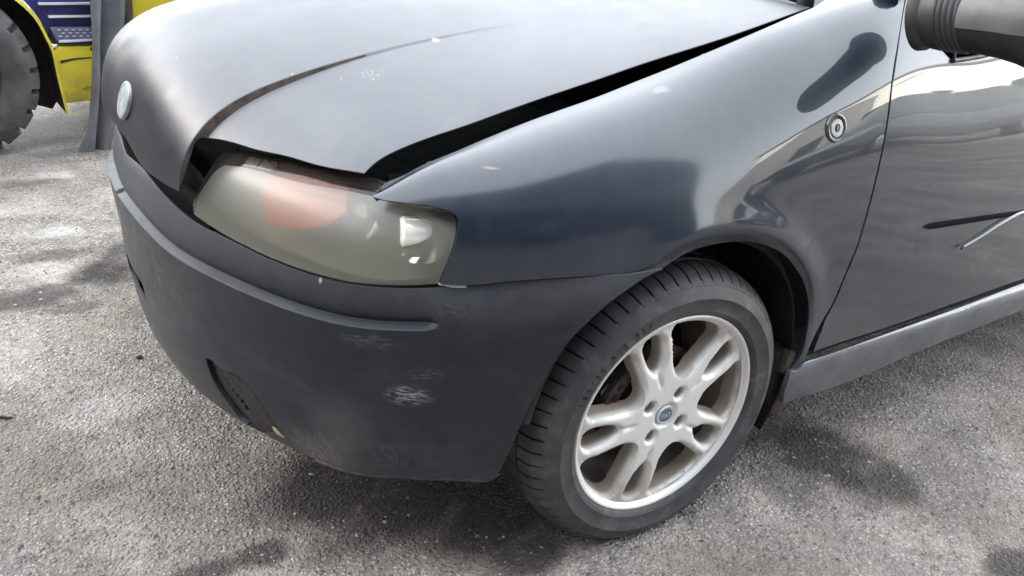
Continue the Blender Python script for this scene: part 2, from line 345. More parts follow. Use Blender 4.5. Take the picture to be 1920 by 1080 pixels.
def prism(poly, y0, y1):
    """outline in x,z pulled along y"""
    n = len(poly); V = [(x, y0, z) for x, z in poly]+[(x, y1, z) for x, z in poly]
    F = [tuple(range(n)), tuple(range(2*n-1, n-1, -1))]+[((i+1) % n, i, n+i, n+(i+1) % n) for i in range(n)]
    return V, F
def bevel_obj(o, w=.004, seg=2):
    bm = bmesh.new(); bm.from_mesh(o.data); bmesh.ops.recalc_face_normals(bm, faces=bm.faces)
    es = [e for e in bm.edges if len(e.link_faces) == 2 and e.calc_face_angle() > .5]
    bmesh.ops.bevel(bm, geom=es, offset=w, segments=seg, affect='EDGES', profile=.5)
    bm.to_mesh(o.data); bm.free(); o.data.shade_smooth(); o.data.set_sharp_from_angle(angle=math.radians(40)); return o

# ---------------------------------------------------------------- panels cut out of a surface
def sample(seg, h):
    p = np.array(seg, float)
    d = np.concatenate([[0], np.cumsum(np.linalg.norm(np.diff(p, axis=0), axis=1))])
    n = max(2, int(math.ceil(d[-1]/h))+1); t = np.linspace(0, d[-1], n)
    if len(p) == 2: return np.column_stack([np.interp(t, d, p[:, 0]), np.interp(t, d, p[:, 1])])
    return basis(d, nat_matrix(d), t) @ p
def loop_pts(segs, h):
    out = []
    for s in segs:
        q = sample(s, h); out += list(q if not out or np.linalg.norm(out[-1]-q[0]) > 1e-6 else q[1:])
    if np.linalg.norm(out[0]-out[-1]) < 1e-5: out.pop()
    return np.array(out)
def in_poly(p, poly):
    x, y = p[:, 0], p[:, 1]; r = np.zeros(len(p), bool); n = len(poly)
    for i in range(n):
        a, b = poly[i], poly[i-1]
        c = (a[1] > y) != (b[1] > y)
        if c.any(): r ^= c & (x < (b[0]-a[0])*(y-a[1])/(b[1]-a[1]+1e-15)+a[0])
    return r
def near(p, q):
    out = np.empty(len(p))
    for i in range(0, len(p), 4000):
        out[i:i+4000] = np.sqrt(((p[i:i+4000, None]-q[None])**2).sum(2).min(1))
    return out
def cdt(outer, holes, feats, h, hy=None, margin=.55):
    lo, hi = outer.min(0), outer.max(0); hy = hy or h
    gx = np.arange(lo[0]+h*.5, hi[0], h); gy = np.arange(lo[1]+hy*.5, hi[1], hy)
    G = np.stack(np.meshgrid(gx, gy, indexing='ij'), -1); G[:, ::2, 0] += h*.25; G[:, 1::2, 0] -= h*.25
    G = G.reshape(-1, 2); k = in_poly(G, outer)
    for q in holes: k &= ~in_poly(G, q)
    G = G[k]
    cons = [outer]+holes+feats
    G = G[near(G, np.vstack(cons)) > margin*min(h, hy)]
    vs, es = [], []
    for q, closed in [(outer, 1)]+[(q, 1) for q in holes]+[(q, 0) for q in feats]:
        b = len(vs); vs += [Vector(p) for p in q]
        es += [(b+i, b+i+1) for i in range(len(q)-1)]+([(b+len(q)-1, b)] if closed else [])
    vs += [Vector(p) for p in G]
    V, _, F, *_ = geometry.delaunay_2d_cdt(vs, es, [], 0, 1e-6)
    V = np.array([tuple(v) for v in V]); F = np.array([f for f in F if len(f) == 3])
    ce = V[F].mean(1); k = in_poly(ce, outer)
    for q in holes: k &= ~in_poly(ce, q)
    F = F[k]
    a, b, c = V[F[:, 0]], V[F[:, 1]], V[F[:, 2]]
    ar = (b[:, 0]-a[:, 0])*(c[:, 1]-a[:, 1])-(b[:, 1]-a[:, 1])*(c[:, 0]-a[:, 0])
    F = F[np.abs(ar) > 1e-10]; ar = ar[np.abs(ar) > 1e-10]
    F[ar < 0] = F[ar < 0][:, ::-1]
    used = np.unique(F); m = -np.ones(len(V), int); m[used] = np.arange(len(used))
    return V[used], m[F]
def rim_loops(F):
    e = {}
    for t in F:
        for i in range(3): e[(t[i], t[(i+1) % 3])] = 1
    nx = {a: b for (a, b) in e if (b, a) not in e}
    loops = []
    while nx:
        s = next(iter(nx)); l = [s]; c = nx.pop(s)
        while c != s and c in nx: l.append(c); c = nx.pop(c)
        loops.append(l)
    return loops
PANEL = {}
def panel(name, surf, segs, m, parent, h=.012, hy=None, holes=(), feats=(), hem=.014, lip=.0016, mirror_u=False, reflect=False, tuck=0.):
    outer = loop_pts(segs, h*.7)
    if mirror_u:
        mm = outer[::-1].copy(); mm[:, 0] *= -1
        outer = np.vstack([outer, mm[1:-1]])
    holes = [loop_pts(q, h*.5) for q in holes]
    fe = []
    for f in feats:
        f = sample(f, h*.6)
        k = in_poly(f, outer) & (near(f, outer) > .002)
        f = f[k]
        if len(f) > 1: fe.append(f)
    V, F = cdt(outer, holes, fe, h, hy)
    X, N = surf.at(V), surf.nrm(V)
    g = np.cross(X[F[:, 1]]-X[F[:, 0]], X[F[:, 2]]-X[F[:, 0]])
    if (np.einsum('ij,ij->i', g, N[F[:, 0]]) < 0).mean() > .5: F = F[:, ::-1]
    Xs, Ns, Fs = [X], [N], [tuple(t) for t in F]; n0 = len(X)
    if hem:
        for l in rim_loops(F):
            P, Q = X[l], N[l]
            t = np.roll(P, -1, 0)-np.roll(P, 1, 0); t /= np.linalg.norm(t, axis=1)[:, None]+1e-12
            o = np.cross(t, Q); o /= np.linalg.norm(o, axis=1)[:, None]+1e-12
            r1 = P+o*lip*.8-Q*lip*.9; r2 = P+o*(lip*.6-tuck)-Q*hem
            k = len(l)
            Xs += [r1, r2]; Ns += [o, o]
            for i in range(k):
                j = (i+1) % k
                Fs += [(l[j], l[i], n0+i, n0+j), (n0+j, n0+i, n0+k+i, n0+k+j)]
            n0 += 2*k
    X, N = np.vstack(Xs), np.vstack(Ns); PANEL[name] = (V, len(F))
    if reflect:
        X[:, 1] = 2*YC-X[:, 1]; N[:, 1] *= -1; Fs = [f[::-1] for f in Fs]
    me = bpy.data.meshes.new(name); me.from_pydata(X.tolist(), [], [tuple(int(i) for i in f) for f in Fs]); me.update()
    N = np.nan_to_num(N)
    if me.validate(verbose=False): print('panel', name, 'had bad faces')
    me.shade_smooth(); nn = N[np.array([l.vertex_index for l in me.loops])]
    me.normals_split_custom_set(nn.tolist())
    return link(name, me, m, parent)

# ---------------------------------------------------------------- materials
class Mat:
    def __init__(s, name):
        s.m = bpy.data.materials.new(name); s.m.use_nodes = True
        s.n = s.m.node_tree.nodes; s.l = s.m.node_tree.links
        s.b = s.n['Principled BSDF']; s.out = s.n['Material Output']
        s.tc = s.n.new('ShaderNodeTexCoord')
    def new(s, t, **k):
        q = s.n.new(t)
        for a, v in k.items(): setattr(q, a, v)
        return q
    def put(s, sock, v):
        if isinstance(v, bpy.types.NodeSocket): s.l.new(v, sock)
        elif hasattr(v, '__len__') and len(v) == 3 and sock.type == 'RGBA': sock.default_value = (*v, 1)
        else: sock.default_value = v
    def set(s, **k):
        names = dict(base='Base Color', rough='Roughness', metal='Metallic', coat='Coat Weight', coatr='Coat Roughness', spec='Specular IOR Level',
                     trans='Transmission Weight', alpha='Alpha', emit='Emission Color', emits='Emission Strength', normal='Normal', ior='IOR', sheen='Sheen Weight', coatn='Coat Normal')
        for a, v in k.items(): s.put(s.b.inputs[names[a]], v)
        return s
    def coords(s, scale=(1, 1, 1), loc=(0, 0, 0), rot=(0, 0, 0), src='Object'):
        q = s.new('ShaderNodeMapping'); s.l.new(s.tc.outputs[src], q.inputs[0])
        q.inputs['Scale'].default_value = scale; q.inputs['Location'].default_value = loc; q.inputs['Rotation'].default_value = rot
        return q.outputs[0]
    def noise(s, scale=5, detail=4, rough=.55, vec=None, dist=0, out=0):
        q = s.new('ShaderNodeTexNoise'); s.l.new(vec or s.tc.outputs['Object'], q.inputs['Vector'])
        q.inputs['Scale'].default_value = scale; q.inputs['Detail'].default_value = detail; q.inputs['Roughness'].default_value = rough
        q.inputs['Distortion'].default_value = dist
        return q.outputs[out]
    def voro(s, scale=50, feature='F1', vec=None, out='Distance', rnd=1.0):
        q = s.new('ShaderNodeTexVoronoi', feature=feature); s.l.new(vec or s.tc.outputs['Object'], q.inputs['Vector'])
        q.inputs['Scale'].default_value = scale; q.inputs['Randomness'].default_value = rnd
        return q.outputs[out]
    def ramp(s, x, lo, hi, a=0., b=1.):
        q = s.new('ShaderNodeMapRange'); q.interpolation_type = 'SMOOTHSTEP'
        s.put(q.inputs[0], x)
        for i, v in zip((1, 2, 3, 4), (lo, hi, a, b)): q.inputs[i].default_value = v
        return q.outputs[0]
    def math(s, op, a, b=0.5, clamp=False):
        q = s.new('ShaderNodeMath', operation=op, use_clamp=clamp); s.put(q.inputs[0], a); s.put(q.inputs[1], b); return q.outputs[0]
    def mix(s, f, a, b, mode='MIX'):
        q = s.new('ShaderNodeMix', data_type='RGBA', blend_type=mode); q.clamp_factor = True
        s.put(q.inputs[0], f); s.put(q.inputs[6], a); s.put(q.inputs[7], b); return q.outputs[2]
    def bump(s, hgt, strength=.3, dist=.002, normal=None):
        q = s.new('ShaderNodeBump'); s.put(q.inputs['Height'], hgt); q.inputs['Strength'].default_value = strength; q.inputs['Distance'].default_value = dist
        if normal is not None: s.l.new(normal, q.inputs['Normal'])
        return q.outputs[0]
    def blob(s, c, r, stretch=(1, 1, 1), soft=.5, wob=.35, ws=18):
        """1 inside a rough-edged patch round the point c (object space)"""
        v = s.new('ShaderNodeVectorMath', operation='SUBTRACT'); s.l.new(s.tc.outputs['Object'], v.inputs[0]); v.inputs[1].default_value = c
        w = s.new('ShaderNodeVectorMath', operation='MULTIPLY'); s.l.new(v.outputs[0], w.inputs[0]); w.inputs[1].default_value = [1/(r*q) for q in stretch]
        d = s.new('ShaderNodeVectorMath', operation='LENGTH'); s.l.new(w.outputs[0], d.inputs[0])
        x = d.outputs['Value']
        if wob: x = s.math('ADD', x, s.math('MULTIPLY', s.math('SUBTRACT', s.noise(ws, 4), .5), wob*2))
        return s.ramp(x, 1-soft, 1+soft*.3, 1, 0)
    def sepxyz(s, i):
        q = s.new('ShaderNodeSeparateXYZ'); s.l.new(s.tc.outputs['Object'], q.inputs[0]); return q.outputs[i]
def simple(name, col, rough=.5, metal=0, var=.25, vs=14, coat=0, spec=.5, bump=0, bs=120):
    M = Mat(name); n = M.noise(vs, 5)
    M.set(base=M.mix(M.ramp(n, .3, .7), tuple(c*(1-var) for c in col), tuple(min(1, c*(1+var)) for c in col)), rough=M.ramp(M.noise(vs*2.3, 4), .3, .7, max(.02, rough-.07), rough+.07), metal=metal, coat=coat, spec=spec)
    if bump: M.set(normal=M.bump(M.noise(bs, 3), bump, .001))
    return M.m

PAINT = (.005, .011, .023)
def specks(M, scale, size, amount):
    """sparse small pale chips: random cells of a voronoi, only near their centres"""
    q = M.new('ShaderNodeTexVoronoi'); M.l.new(M.tc.outputs['Object'], q.inputs['Vector']); q.inputs['Scale'].default_value = scale
    sep = M.new('ShaderNodeSeparateColor'); M.l.new(q.outputs['Color'], sep.inputs[0])
    return M.math('MULTIPLY', M.ramp(q.outputs['Distance'], size*.6, size, 1, 0), M.math('GREATER_THAN', sep.outputs[0], 1-amount))
def dust_col(M): return M.mix(M.noise(9, 3), (.16, .155, .15), (.24, .235, .23))

def paint_hood():
    M = Mat('faded_hood_paint')
    n1 = M.noise(3.1, 6, .6); n2 = M.noise(260, 2); n3 = M.noise(22, 5, .6)
    base = M.mix(M.ramp(n1, .35, .7), PAINT, (.018, .022, .036))
    dust = M.math('MULTIPLY', M.ramp(M.math('ADD', M.math('MULTIPLY', n3, .6), M.math('MULTIPLY', n1, .5)), .35, .8), .22)
    base = M.mix(dust, base, dust_col(M))
    sp = M.math('MAXIMUM', specks(M, 34, .075, .05), specks(M, 90, .10, .02))
    sp = M.math('MAXIMUM', sp, M.math('MULTIPLY', M.blob(SPOT['hood_spot'], .007, wob=.7, ws=90), .6))
    ring = M.math('MULTIPLY', M.math('MULTIPLY', M.blob(SPOT['hood_spot2'], .022, wob=.6, ws=60), M.ramp(M.noise(260, 3), .5, .7)), .22)
    base = M.mix(M.math('MAXIMUM', sp, ring), base, (.62, .62, .60))
    nose = M.ramp(M.sepxyz(0), -.745, -.685, 1, 0)      # upright nose: darker base, weaker specular and coat
    base = M.mix(M.math('MULTIPLY', nose, M.ramp(n3, .35, .65, 1, .75)), base, (.009, .010, .016))
    M.set(base=base, rough=M.ramp(n3, .3, .7, .38, .50), spec=M.ramp(nose, 0, 1, .65, .25), coat=M.ramp(nose, 0, 1, .42, .10), coatr=.30,
          normal=M.bump(M.math('ADD', n2, M.math('MULTIPLY', n3, .4)), .05, .0006))
    return M.m
def paint_side():
    M = Mat('navy_black_car_paint')
    x = M.sepxyz(0); worn = M.ramp(x, -.10, .12, 1, 0)
    n1 = M.noise(3.0, 5); n3 = M.noise(30, 5, .65)
    st = M.noise(3, 5, .6, vec=M.coords((9, 9, 1.2), rot=(0, .5, 0)))
    base = M.mix(M.ramp(n1, .3, .7), PAINT, (.007, .014, .028))
    dust = M.math('ADD', M.math('MULTIPLY', M.ramp(n3, .35, .8), .03), M.math('MULTIPLY', M.ramp(st, .42, .75), .04))
    low = M.math('MULTIPLY', M.ramp(M.sepxyz(2), .30, .62, .15, 0), M.ramp(x, -.1, .3, .3, 1))
    base = M.mix(M.math('ADD', dust, low), base, (.16, .155, .15))
    base = M.mix(M.math('MAXIMUM', specks(M, 16, .035, .06), specks(M, 40, .06, .012)), base, (.55, .55, .52))
    base = M.mix(M.math('MULTIPLY', M.blob(SPOT['fend_spot'], .012, (1.6, 1, .6), wob=.5, ws=70), .16), base, (.5, .5, .55))
    base = M.mix(M.math('MULTIPLY', M.blob(SPOT['fglint'], .014, (1, 1, .14), soft=.8, wob=.15, ws=60), .2), base, (.55, .47, .40))  # side-lit glint painted into the colour as a pale orange streak
    r = M.math('ADD', M.ramp(x, -.30, .10, .17, .02), M.math('MULTIPLY', M.ramp(n3, .3, .75), .02))
    M.set(base=base, rough=.4, spec=.22, coat=1.0, coatr=r, normal=M.bump(M.noise(420, 2), .03, .0005))
    M.b.inputs['Coat IOR'].default_value = 1.5
    return M.m
def paint_bumper():
    M = Mat('scuffed_dark_bumper_plastic')
    n1 = M.noise(3.4, 6, .6); n3 = M.noise(34, 6, .65); n2 = M.noise(380, 2)
    base = M.mix(M.ramp(n1, .3, .7), (.0055, .0075, .013), (.010, .013, .020))
    low = M.ramp(M.sepxyz(2), .20, .42, .20, .02)
    dust = M.math('MULTIPLY', M.ramp(n3, .25, .85), low)
    dust = M.math('ADD', dust, M.math('MULTIPLY', M.ramp(M.sepxyz(2), .535, .60, .0, .22), M.ramp(n3, .2, .7, .7, 1.1)))
    base = M.mix(dust, base, (.15, .155, .165))
    wear = M.math('MULTIPLY', M.ramp(M.noise(7, 6, .7, vec=M.coords((1, 1, 2.2))), .45, .75), .11)
    base = M.mix(wear, base, (.14, .155, .175))
    fine = M.math('MULTIPLY', M.math('MULTIPLY', M.ramp(M.noise(4, 6, .75, vec=M.coords((30, 30, 90), rot=(.1, .35, 0))), .58, .66), M.ramp(M.noise(6, 3), .45, .6)), .10)
    base = M.mix(fine, base, (.30, .30, .32))
    # brown road dirt low down at the front corner
    base = M.mix(M.math('MULTIPLY', M.blob(SPOT['scuff_d'], .09, (1, 1, .7), soft=.9), .55), base, (.10, .085, .075))
    base = M.mix(M.math('MULTIPLY', M.blob(SPOT['scuff_f'], .07, soft=.9), .25), base, (.13, .12, .12))
    scr = M.noise(5, 5, .7, vec=M.coords((14, 14, 70), rot=(.25, .1, 0)))
    scr2 = M.noise(5, 5, .7, vec=M.coords((60, 60, 9), rot=(.3, .5, 0)))
    def sc(k, r, amt, stretch=(1, 1, .6), tex=scr, lo=.47):
        return M.math('MULTIPLY', M.math('MULTIPLY', M.blob(SPOT[k], r, stretch, soft=.95, wob=.6), M.ramp(tex, lo, lo+.09)), amt)
    marks = sc('scuff_a', .040, .42, (1, 1, .5), scr, .47)
    for a in (sc('scuff_b', .034, .10, (1, 1, .5), scr, .48), sc('scuff_c', .040, .05, (1, 1, .35)), sc('scuff_low', .07, .06, (1, 1, .5), scr2, .5), sc('scuff_d', .05, .14, (1, 1, 1), scr2), sc('scr2', .05, .08, (1.2, 1.2, .3)),
              M.math('MULTIPLY', M.blob(SPOT['chip2'], .005, (.6, .6, 1.3), wob=.6, ws=120), .6), specks(M, 22, .045, .08), specks(M, 55, .05, .02)):
        marks = M.math('MAXIMUM', marks, a)
    base = M.mix(marks, base, (.55, .55, .57))
    M.set(base=base, sheen=.03, rough=M.ramp(n3, .3, .75, .40, .54), spec=.31, coat=.10, coatr=.30, normal=M.bump(M.math('ADD', n2, M.math('MULTIPLY', n3, .5)), .06, .0006))
    return M.m
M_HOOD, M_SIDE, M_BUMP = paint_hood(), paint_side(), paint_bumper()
M_BLACK = simple('black_plastic', (.012, .012, .013), .45)
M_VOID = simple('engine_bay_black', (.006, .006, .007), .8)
M_LINER = simple('brown_dusty_wheel_liner', (.030, .024, .020), .85, var=.5, vs=9, bump=.3)
M_RUSTDIRT = simple('rusty_dirt', (.035, .025, .020), .9, var=.6, vs=40)
M_CHROME = simple('dull_chrome', (.72, .73, .75), .18, 1, var=.08)
M_DARKSTEEL = simple('brake_steel', (.10, .075, .06), .6, .6, var=.5, vs=30)
def alloy():
    M = Mat('dusty_silver_alloy')
    n = M.noise(26, 6, .65); n2 = M.noise(9, 4)
    q = M.new('ShaderNodeVectorMath', operation='LENGTH'); M.l.new(M.tc.outputs['Object'], q.inputs[0])
    dirt = M.math('MULTIPLY', M.ramp(q.outputs['Value'], .10, .205, .10, .75), M.ramp(M.math('ADD', M.math('MULTIPLY', n, .5), M.math('MULTIPLY', n2, .5)), .34, .62))
    dirt = M.math('MAXIMUM', dirt, M.ramp(M.sepxyz(1), .019, .036, 0, .9))  # brake dust, darkened further with depth so the openings read as dark gaps
    base = M.mix(dirt, (.74, .73, .71), (.27, .215, .17))
    M.set(base=base, metal=M.ramp(dirt, 0, 1, .35, 0), rough=M.ramp(n, .3, .7, .46, .62), coat=.08, coatr=.3, normal=M.bump(n, .05, .0006))
    return M.m
M_ALLOY = alloy()
def rubber():
    M = Mat('worn_tyre_rubber')
    n = M.noise(20, 6, .65); n2 = M.noise(90, 4)
    base = M.mix(M.ramp(n, .3, .7), (.030, .031, .033), (.055, .056, .058))
    d = M.math('MULTIPLY', M.ramp(M.noise(14, 6, .7, dist=.6), .48, .72), .5)
    base = M.mix(d, base, (.16, .155, .15))
    base = M.mix(M.math('MULTIPLY', M.ramp(n2, .58, .75), .25), base, (.09, .085, .08))
    M.set(base=base, rough=M.ramp(n, .3, .7, .50, .66), spec=.45, normal=M.bump(n2, .12, .0008))
    return M.m
M_RUBBER = rubber()
M_RUBBER2 = simple('tyre_lettering_rubber', (.012, .012, .013), .4)
# ---------------------------------------------------------------- the setting
def asphalt():
    M = Mat('worn_asphalt')
    big = M.noise(.9, 6, .6); mid = M.noise(5, 6, .65, dist=.3); fine = M.noise(70, 5, .7)
    vd = M.voro(105); q = M.new('ShaderNodeTexVoronoi'); M.l.new(M.tc.outputs['Object'], q.inputs['Vector']); q.inputs['Scale'].default_value = 105
    sep = M.new('ShaderNodeSeparateColor'); M.l.new(q.outputs['Color'], sep.inputs[0])
    q2 = M.new('ShaderNodeTexVoronoi'); M.l.new(M.tc.outputs['Object'], q2.inputs['Vector']); q2.inputs['Scale'].default_value = 230
    sep2 = M.new('ShaderNodeSeparateColor'); M.l.new(q2.outputs['Color'], sep2.inputs[0])
    # stones of many greys set in a dark binder
    stone = M.mix(M.ramp(sep.outputs[0], 0, 1), (.19, .170, .150), (.475, .435, .390))
    stone = M.mix(M.math('GREATER_THAN', sep.outputs[1], .93), stone, (.52, .50, .475))
    stone = M.mix(M.math('LESS_THAN', sep.outputs[2], .12), stone, (.07, .067, .068))
    grit = M.mix(M.ramp(sep2.outputs[0], .1, .9), (.185, .166, .147), (.505, .463, .415))
    base = M.mix(M.ramp(fine, .42, .6), stone, grit)
    base = M.mix(M.ramp(vd, .36, .58, 0, .7), base, (.115, .108, .104))
    base = M.mix(M.ramp(mid, .35, .72, 0, .42), base, (.55, .50, .44))                      # pale dust
    base = M.mix(M.math('MULTIPLY', M.ramp(big, .46, .64), .55), base, (.125, .111, .102))     # darker worn areas
    dirt = M.math('MULTIPLY', M.ramp(M.noise(2.4, 6, .65, dist=.4), .46, .66), .42)
    base = M.mix(dirt, base, (.14, .112, .090))
    clean = M.math('MULTIPLY', M.ramp(M.noise(3.3, 5, .6, vec=M.coords(loc=(4, 9, 0))), .52, .70), .35)
    base = M.mix(clean, base, (.49, .45, .405))
    clump = M.math('MULTIPLY', M.ramp(M.noise(15, 6, .78, dist=.5), .50, .66), .36)
    base = M.mix(clump, base, (.105, .092, .084))
    # stains: oil by the wheel, damp patches, pale lime spills
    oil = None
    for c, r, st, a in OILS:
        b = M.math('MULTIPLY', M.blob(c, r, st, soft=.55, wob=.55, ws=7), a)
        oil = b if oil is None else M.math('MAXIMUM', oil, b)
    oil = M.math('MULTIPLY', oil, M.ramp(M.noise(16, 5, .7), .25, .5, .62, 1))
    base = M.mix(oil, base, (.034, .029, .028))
    for c, r, st, a in PALE:
        base = M.mix(M.math('MULTIPLY', M.blob(c, r, st, soft=.7, wob=.9, ws=14), a), base, (.60, .59, .56))
    base = M.mix(M.math('MULTIPLY', specks(M, 9, .02, .06), .9), base, (.03, .015, .02))
    h = M.math('ADD', M.math('MULTIPLY', M.ramp(vd, .1, .6, 1, 0), .8), M.math('ADD', M.math('MULTIPLY', fine, .6), M.math('MULTIPLY', M.ramp(q2.outputs['Distance'], .1, .6, 1, 0), .35)))
    M.set(base=base, rough=M.ramp(oil, 0, 1, .85, .62), spec=.3, normal=M.bump(M.math('ADD', h, M.math('MULTIPLY', mid, 2.5)), 1.0, .0065))
    return M.m
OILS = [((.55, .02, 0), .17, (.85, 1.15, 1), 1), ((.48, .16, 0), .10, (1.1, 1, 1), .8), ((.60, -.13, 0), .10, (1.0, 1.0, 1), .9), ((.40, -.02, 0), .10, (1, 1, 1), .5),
        ((-.50, .42, 0), .15, (1.2, 1, 1), 1), ((-.38, .30, 0), .15, (1.2, 1, 1), 1), ((-.25, .19, 0), .14, (1.2, .9, 1), 1), ((-.24, .07, 0), .09, (1.3, .8, 1), .9), ((-.62, .42, 0), .08, (1, 1, 1), .6), ((-.10, .2, 0), .2, (1, 1, 1), .8),  # brown stain under the bumper, also deepening the contact shade under the car
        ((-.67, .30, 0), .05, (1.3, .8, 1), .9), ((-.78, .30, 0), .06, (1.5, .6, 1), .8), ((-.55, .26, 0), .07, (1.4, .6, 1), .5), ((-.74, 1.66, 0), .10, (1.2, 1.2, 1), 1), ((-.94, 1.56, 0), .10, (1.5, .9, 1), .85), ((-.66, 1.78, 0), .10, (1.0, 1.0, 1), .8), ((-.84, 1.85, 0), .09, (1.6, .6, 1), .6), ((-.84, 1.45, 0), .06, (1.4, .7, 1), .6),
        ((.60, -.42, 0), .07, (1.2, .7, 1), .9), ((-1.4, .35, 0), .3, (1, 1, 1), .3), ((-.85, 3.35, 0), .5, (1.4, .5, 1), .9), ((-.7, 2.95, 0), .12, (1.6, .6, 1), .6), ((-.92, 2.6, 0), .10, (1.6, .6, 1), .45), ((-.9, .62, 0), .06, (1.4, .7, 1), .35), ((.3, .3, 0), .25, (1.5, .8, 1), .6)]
PALE = [((-.78, 2.66, 0), .07, (1.6, .8, 1), .42), ((-.82, 2.05, 0), .07, (1.5, .9, 1), .42), ((-.95, 2.3, 0), .14, (1.5, .6, 1), .25), ((-.9, 1.75, 0), .08, (1.5, .8, 1), .3), ((-.85, .9, 0), .1, (1.3, .8, 1), .22)]
gv = [(x, y, 0) for x in (-70, 70) for y in (-70, 70)]
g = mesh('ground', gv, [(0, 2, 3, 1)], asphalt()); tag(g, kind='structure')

# loose chips of stone sitting in the binder
def chips(n):
    V, F = [], []
    base = np.array([(1, 0, 0), (0, 1, 0), (-1, 0, 0), (0, -1, 0), (0, 0, 1), (0, 0, -1)], float)
    tri = [(0, 1, 4), (1, 2, 4), (2, 3, 4), (3, 0, 4), (1, 0, 5), (2, 1, 5), (3, 2, 5), (0, 3, 5)]
    pts = np.column_stack([rng.uniform(-1.7, 2.1, n), rng.uniform(-.75, 3.3, n)**1.0])
    for k, (x, y) in enumerate(pts):
        s = .0018+.0046*rng.random()**2.8
        a = rng.uniform(0, 2*PI); R = np.array([[math.cos(a), -math.sin(a), 0], [math.sin(a), math.cos(a), 0], [0, 0, 1]])
        v = (base*rng.uniform(.65, 1.3, (6, 1))*[1, .8, .55]*s)@R.T+[x, y, .0006]
        F += [tuple(6*k+i for i in t) for t in tri]; V.append(v)
    return np.vstack(V), F
M = Mat('grey_stone_chips'); o_ = M.new('ShaderNodeNewGeometry')
M.set(base=M.mix(M.ramp(o_.outputs['Random Per Island'], 0, 1), (.07, .065, .062), (.34, .325, .305)), rough=.8); M_CHIP = M.m
tag(mesh('loose_grit', *chips(15000), M_CHIP), 'loose pale stone grit lying over the asphalt', 'grit', kind='stuff')

# ---------------------------------------------------------------- the car
car = thing('parked_car', 'dark navy hatchback with its hood ajar and a scuffed front bumper', 'car')

_v = np.linspace(.02, 1.05, 180); cr = np.column_stack([_cr(_v), _v])
cw = [CREW*(1-.72*float(smooth(.10, .45, b))) for b in cr[:, 1]]
cin, cout, cinn, coutt = ([(a-w*f-g, b) for (a, b), w in zip(cr, cw)] for f, g in ((0, 0), (1, 0), (0, -.004), (1, .004)))
mir = lambda q: [(-a, b) for a, b in q]
hood = panel('hood', HOOD, LOOPS['hood'], M_HOOD, car, h=.014, feats=[cin, cout, cinn, coutt, mir(cin), mir(cout), mir(cinn), mir(coutt)], hem=.007, tuck=.006, mirror_u=True)
# dirt packed into the hood crease near the lamps
hood.data.materials.append(M_RUSTDIRT)
pv_, pn_ = PANEL['hood']
for p in list(hood.data.polygons)[:pn_]:
    c = pv_[np.array(p.vertices)].mean(0); k = _cr(c[1]); w = CREW*(1-.72*float(smooth(.10, .45, c[1])))
    if c[1] < .42 and k-w < -abs(c[0]) < k: p.material_index = 1

def flank_uv(x, z):
    """surface coordinates of points given in side view"""
    uv = np.column_stack([np.interp(x, PLAN[:, 0], _pl), np.clip(z, .2, .62)])
    for _ in range(30):
        p = SIDE.raw(uv); e = 1e-3
        du = (SIDE.raw(uv+[e, 0])-p)/e; dv = (SIDE.raw(uv+[0, e])-p)/e
        r = np.column_stack([x, z])-p[:, [0, 2]]
        det = du[:, 0]*dv[:, 2]-dv[:, 0]*du[:, 2]
        uv = uv+np.column_stack([(r[:, 0]*dv[:, 2]-dv[:, 0]*r[:, 1])/det, (du[:, 0]*r[:, 1]-r[:, 0]*du[:, 2])/det])
    return uv
fl = []
for rad in (.385, .371, .362, .357, .353, .351, .349, .341, .333):
    t = np.radians(np.linspace(118, -12, 90)); fl.append(flank_uv(-.003+rad*np.cos(t), .31+rad*np.sin(t)))
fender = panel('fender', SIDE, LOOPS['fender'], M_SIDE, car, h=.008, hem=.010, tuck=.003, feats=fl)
panel('fender', SIDE, LOOPS['fender'], M_SIDE, car, h=.03, hem=.016, reflect=True)
door = panel('door', SIDE, LOOPS['door'], M_SIDE, car, h=.016, hem=.014)
panel('door', SIDE, LOOPS['door'], M_SIDE, car, h=.06, hem=.014, reflect=True)
q = [[(2.735, .34), (3.4, .34)], [(3.4, .34), (3.4, .80)], [(3.4, .80), (2.735, .795)], [(2.735, .795), (2.735, .34)]]
panel('rear_side_panel', SIDE, q, M_SIDE, car, h=.05, hem=.014); panel('rear_side_panel', SIDE, q, M_SIDE, car, h=.06, hem=.014, reflect=True)
M_SILL = simple('dusty_blue_grey_sill', (.080, .087, .100), .38, var=.3, vs=10, coat=.7, bump=.04, bs=300)
panel('sill_skirt', SILL, LOOPS['sill'], M_SILL, car, h=.012, hem=.012)
panel('sill_skirt', SILL, LOOPS['sill'], M_SILL, car, h=.05, hem=.012, reflect=True)
M_GLOSS = simple('gloss_black_trim', (.012, .013, .016), .12, coat=.6)
sail = panel('mirror_sail_panel', SIDE, LOOPS['sail'], M_SIDE, door, h=.010, hem=.008)

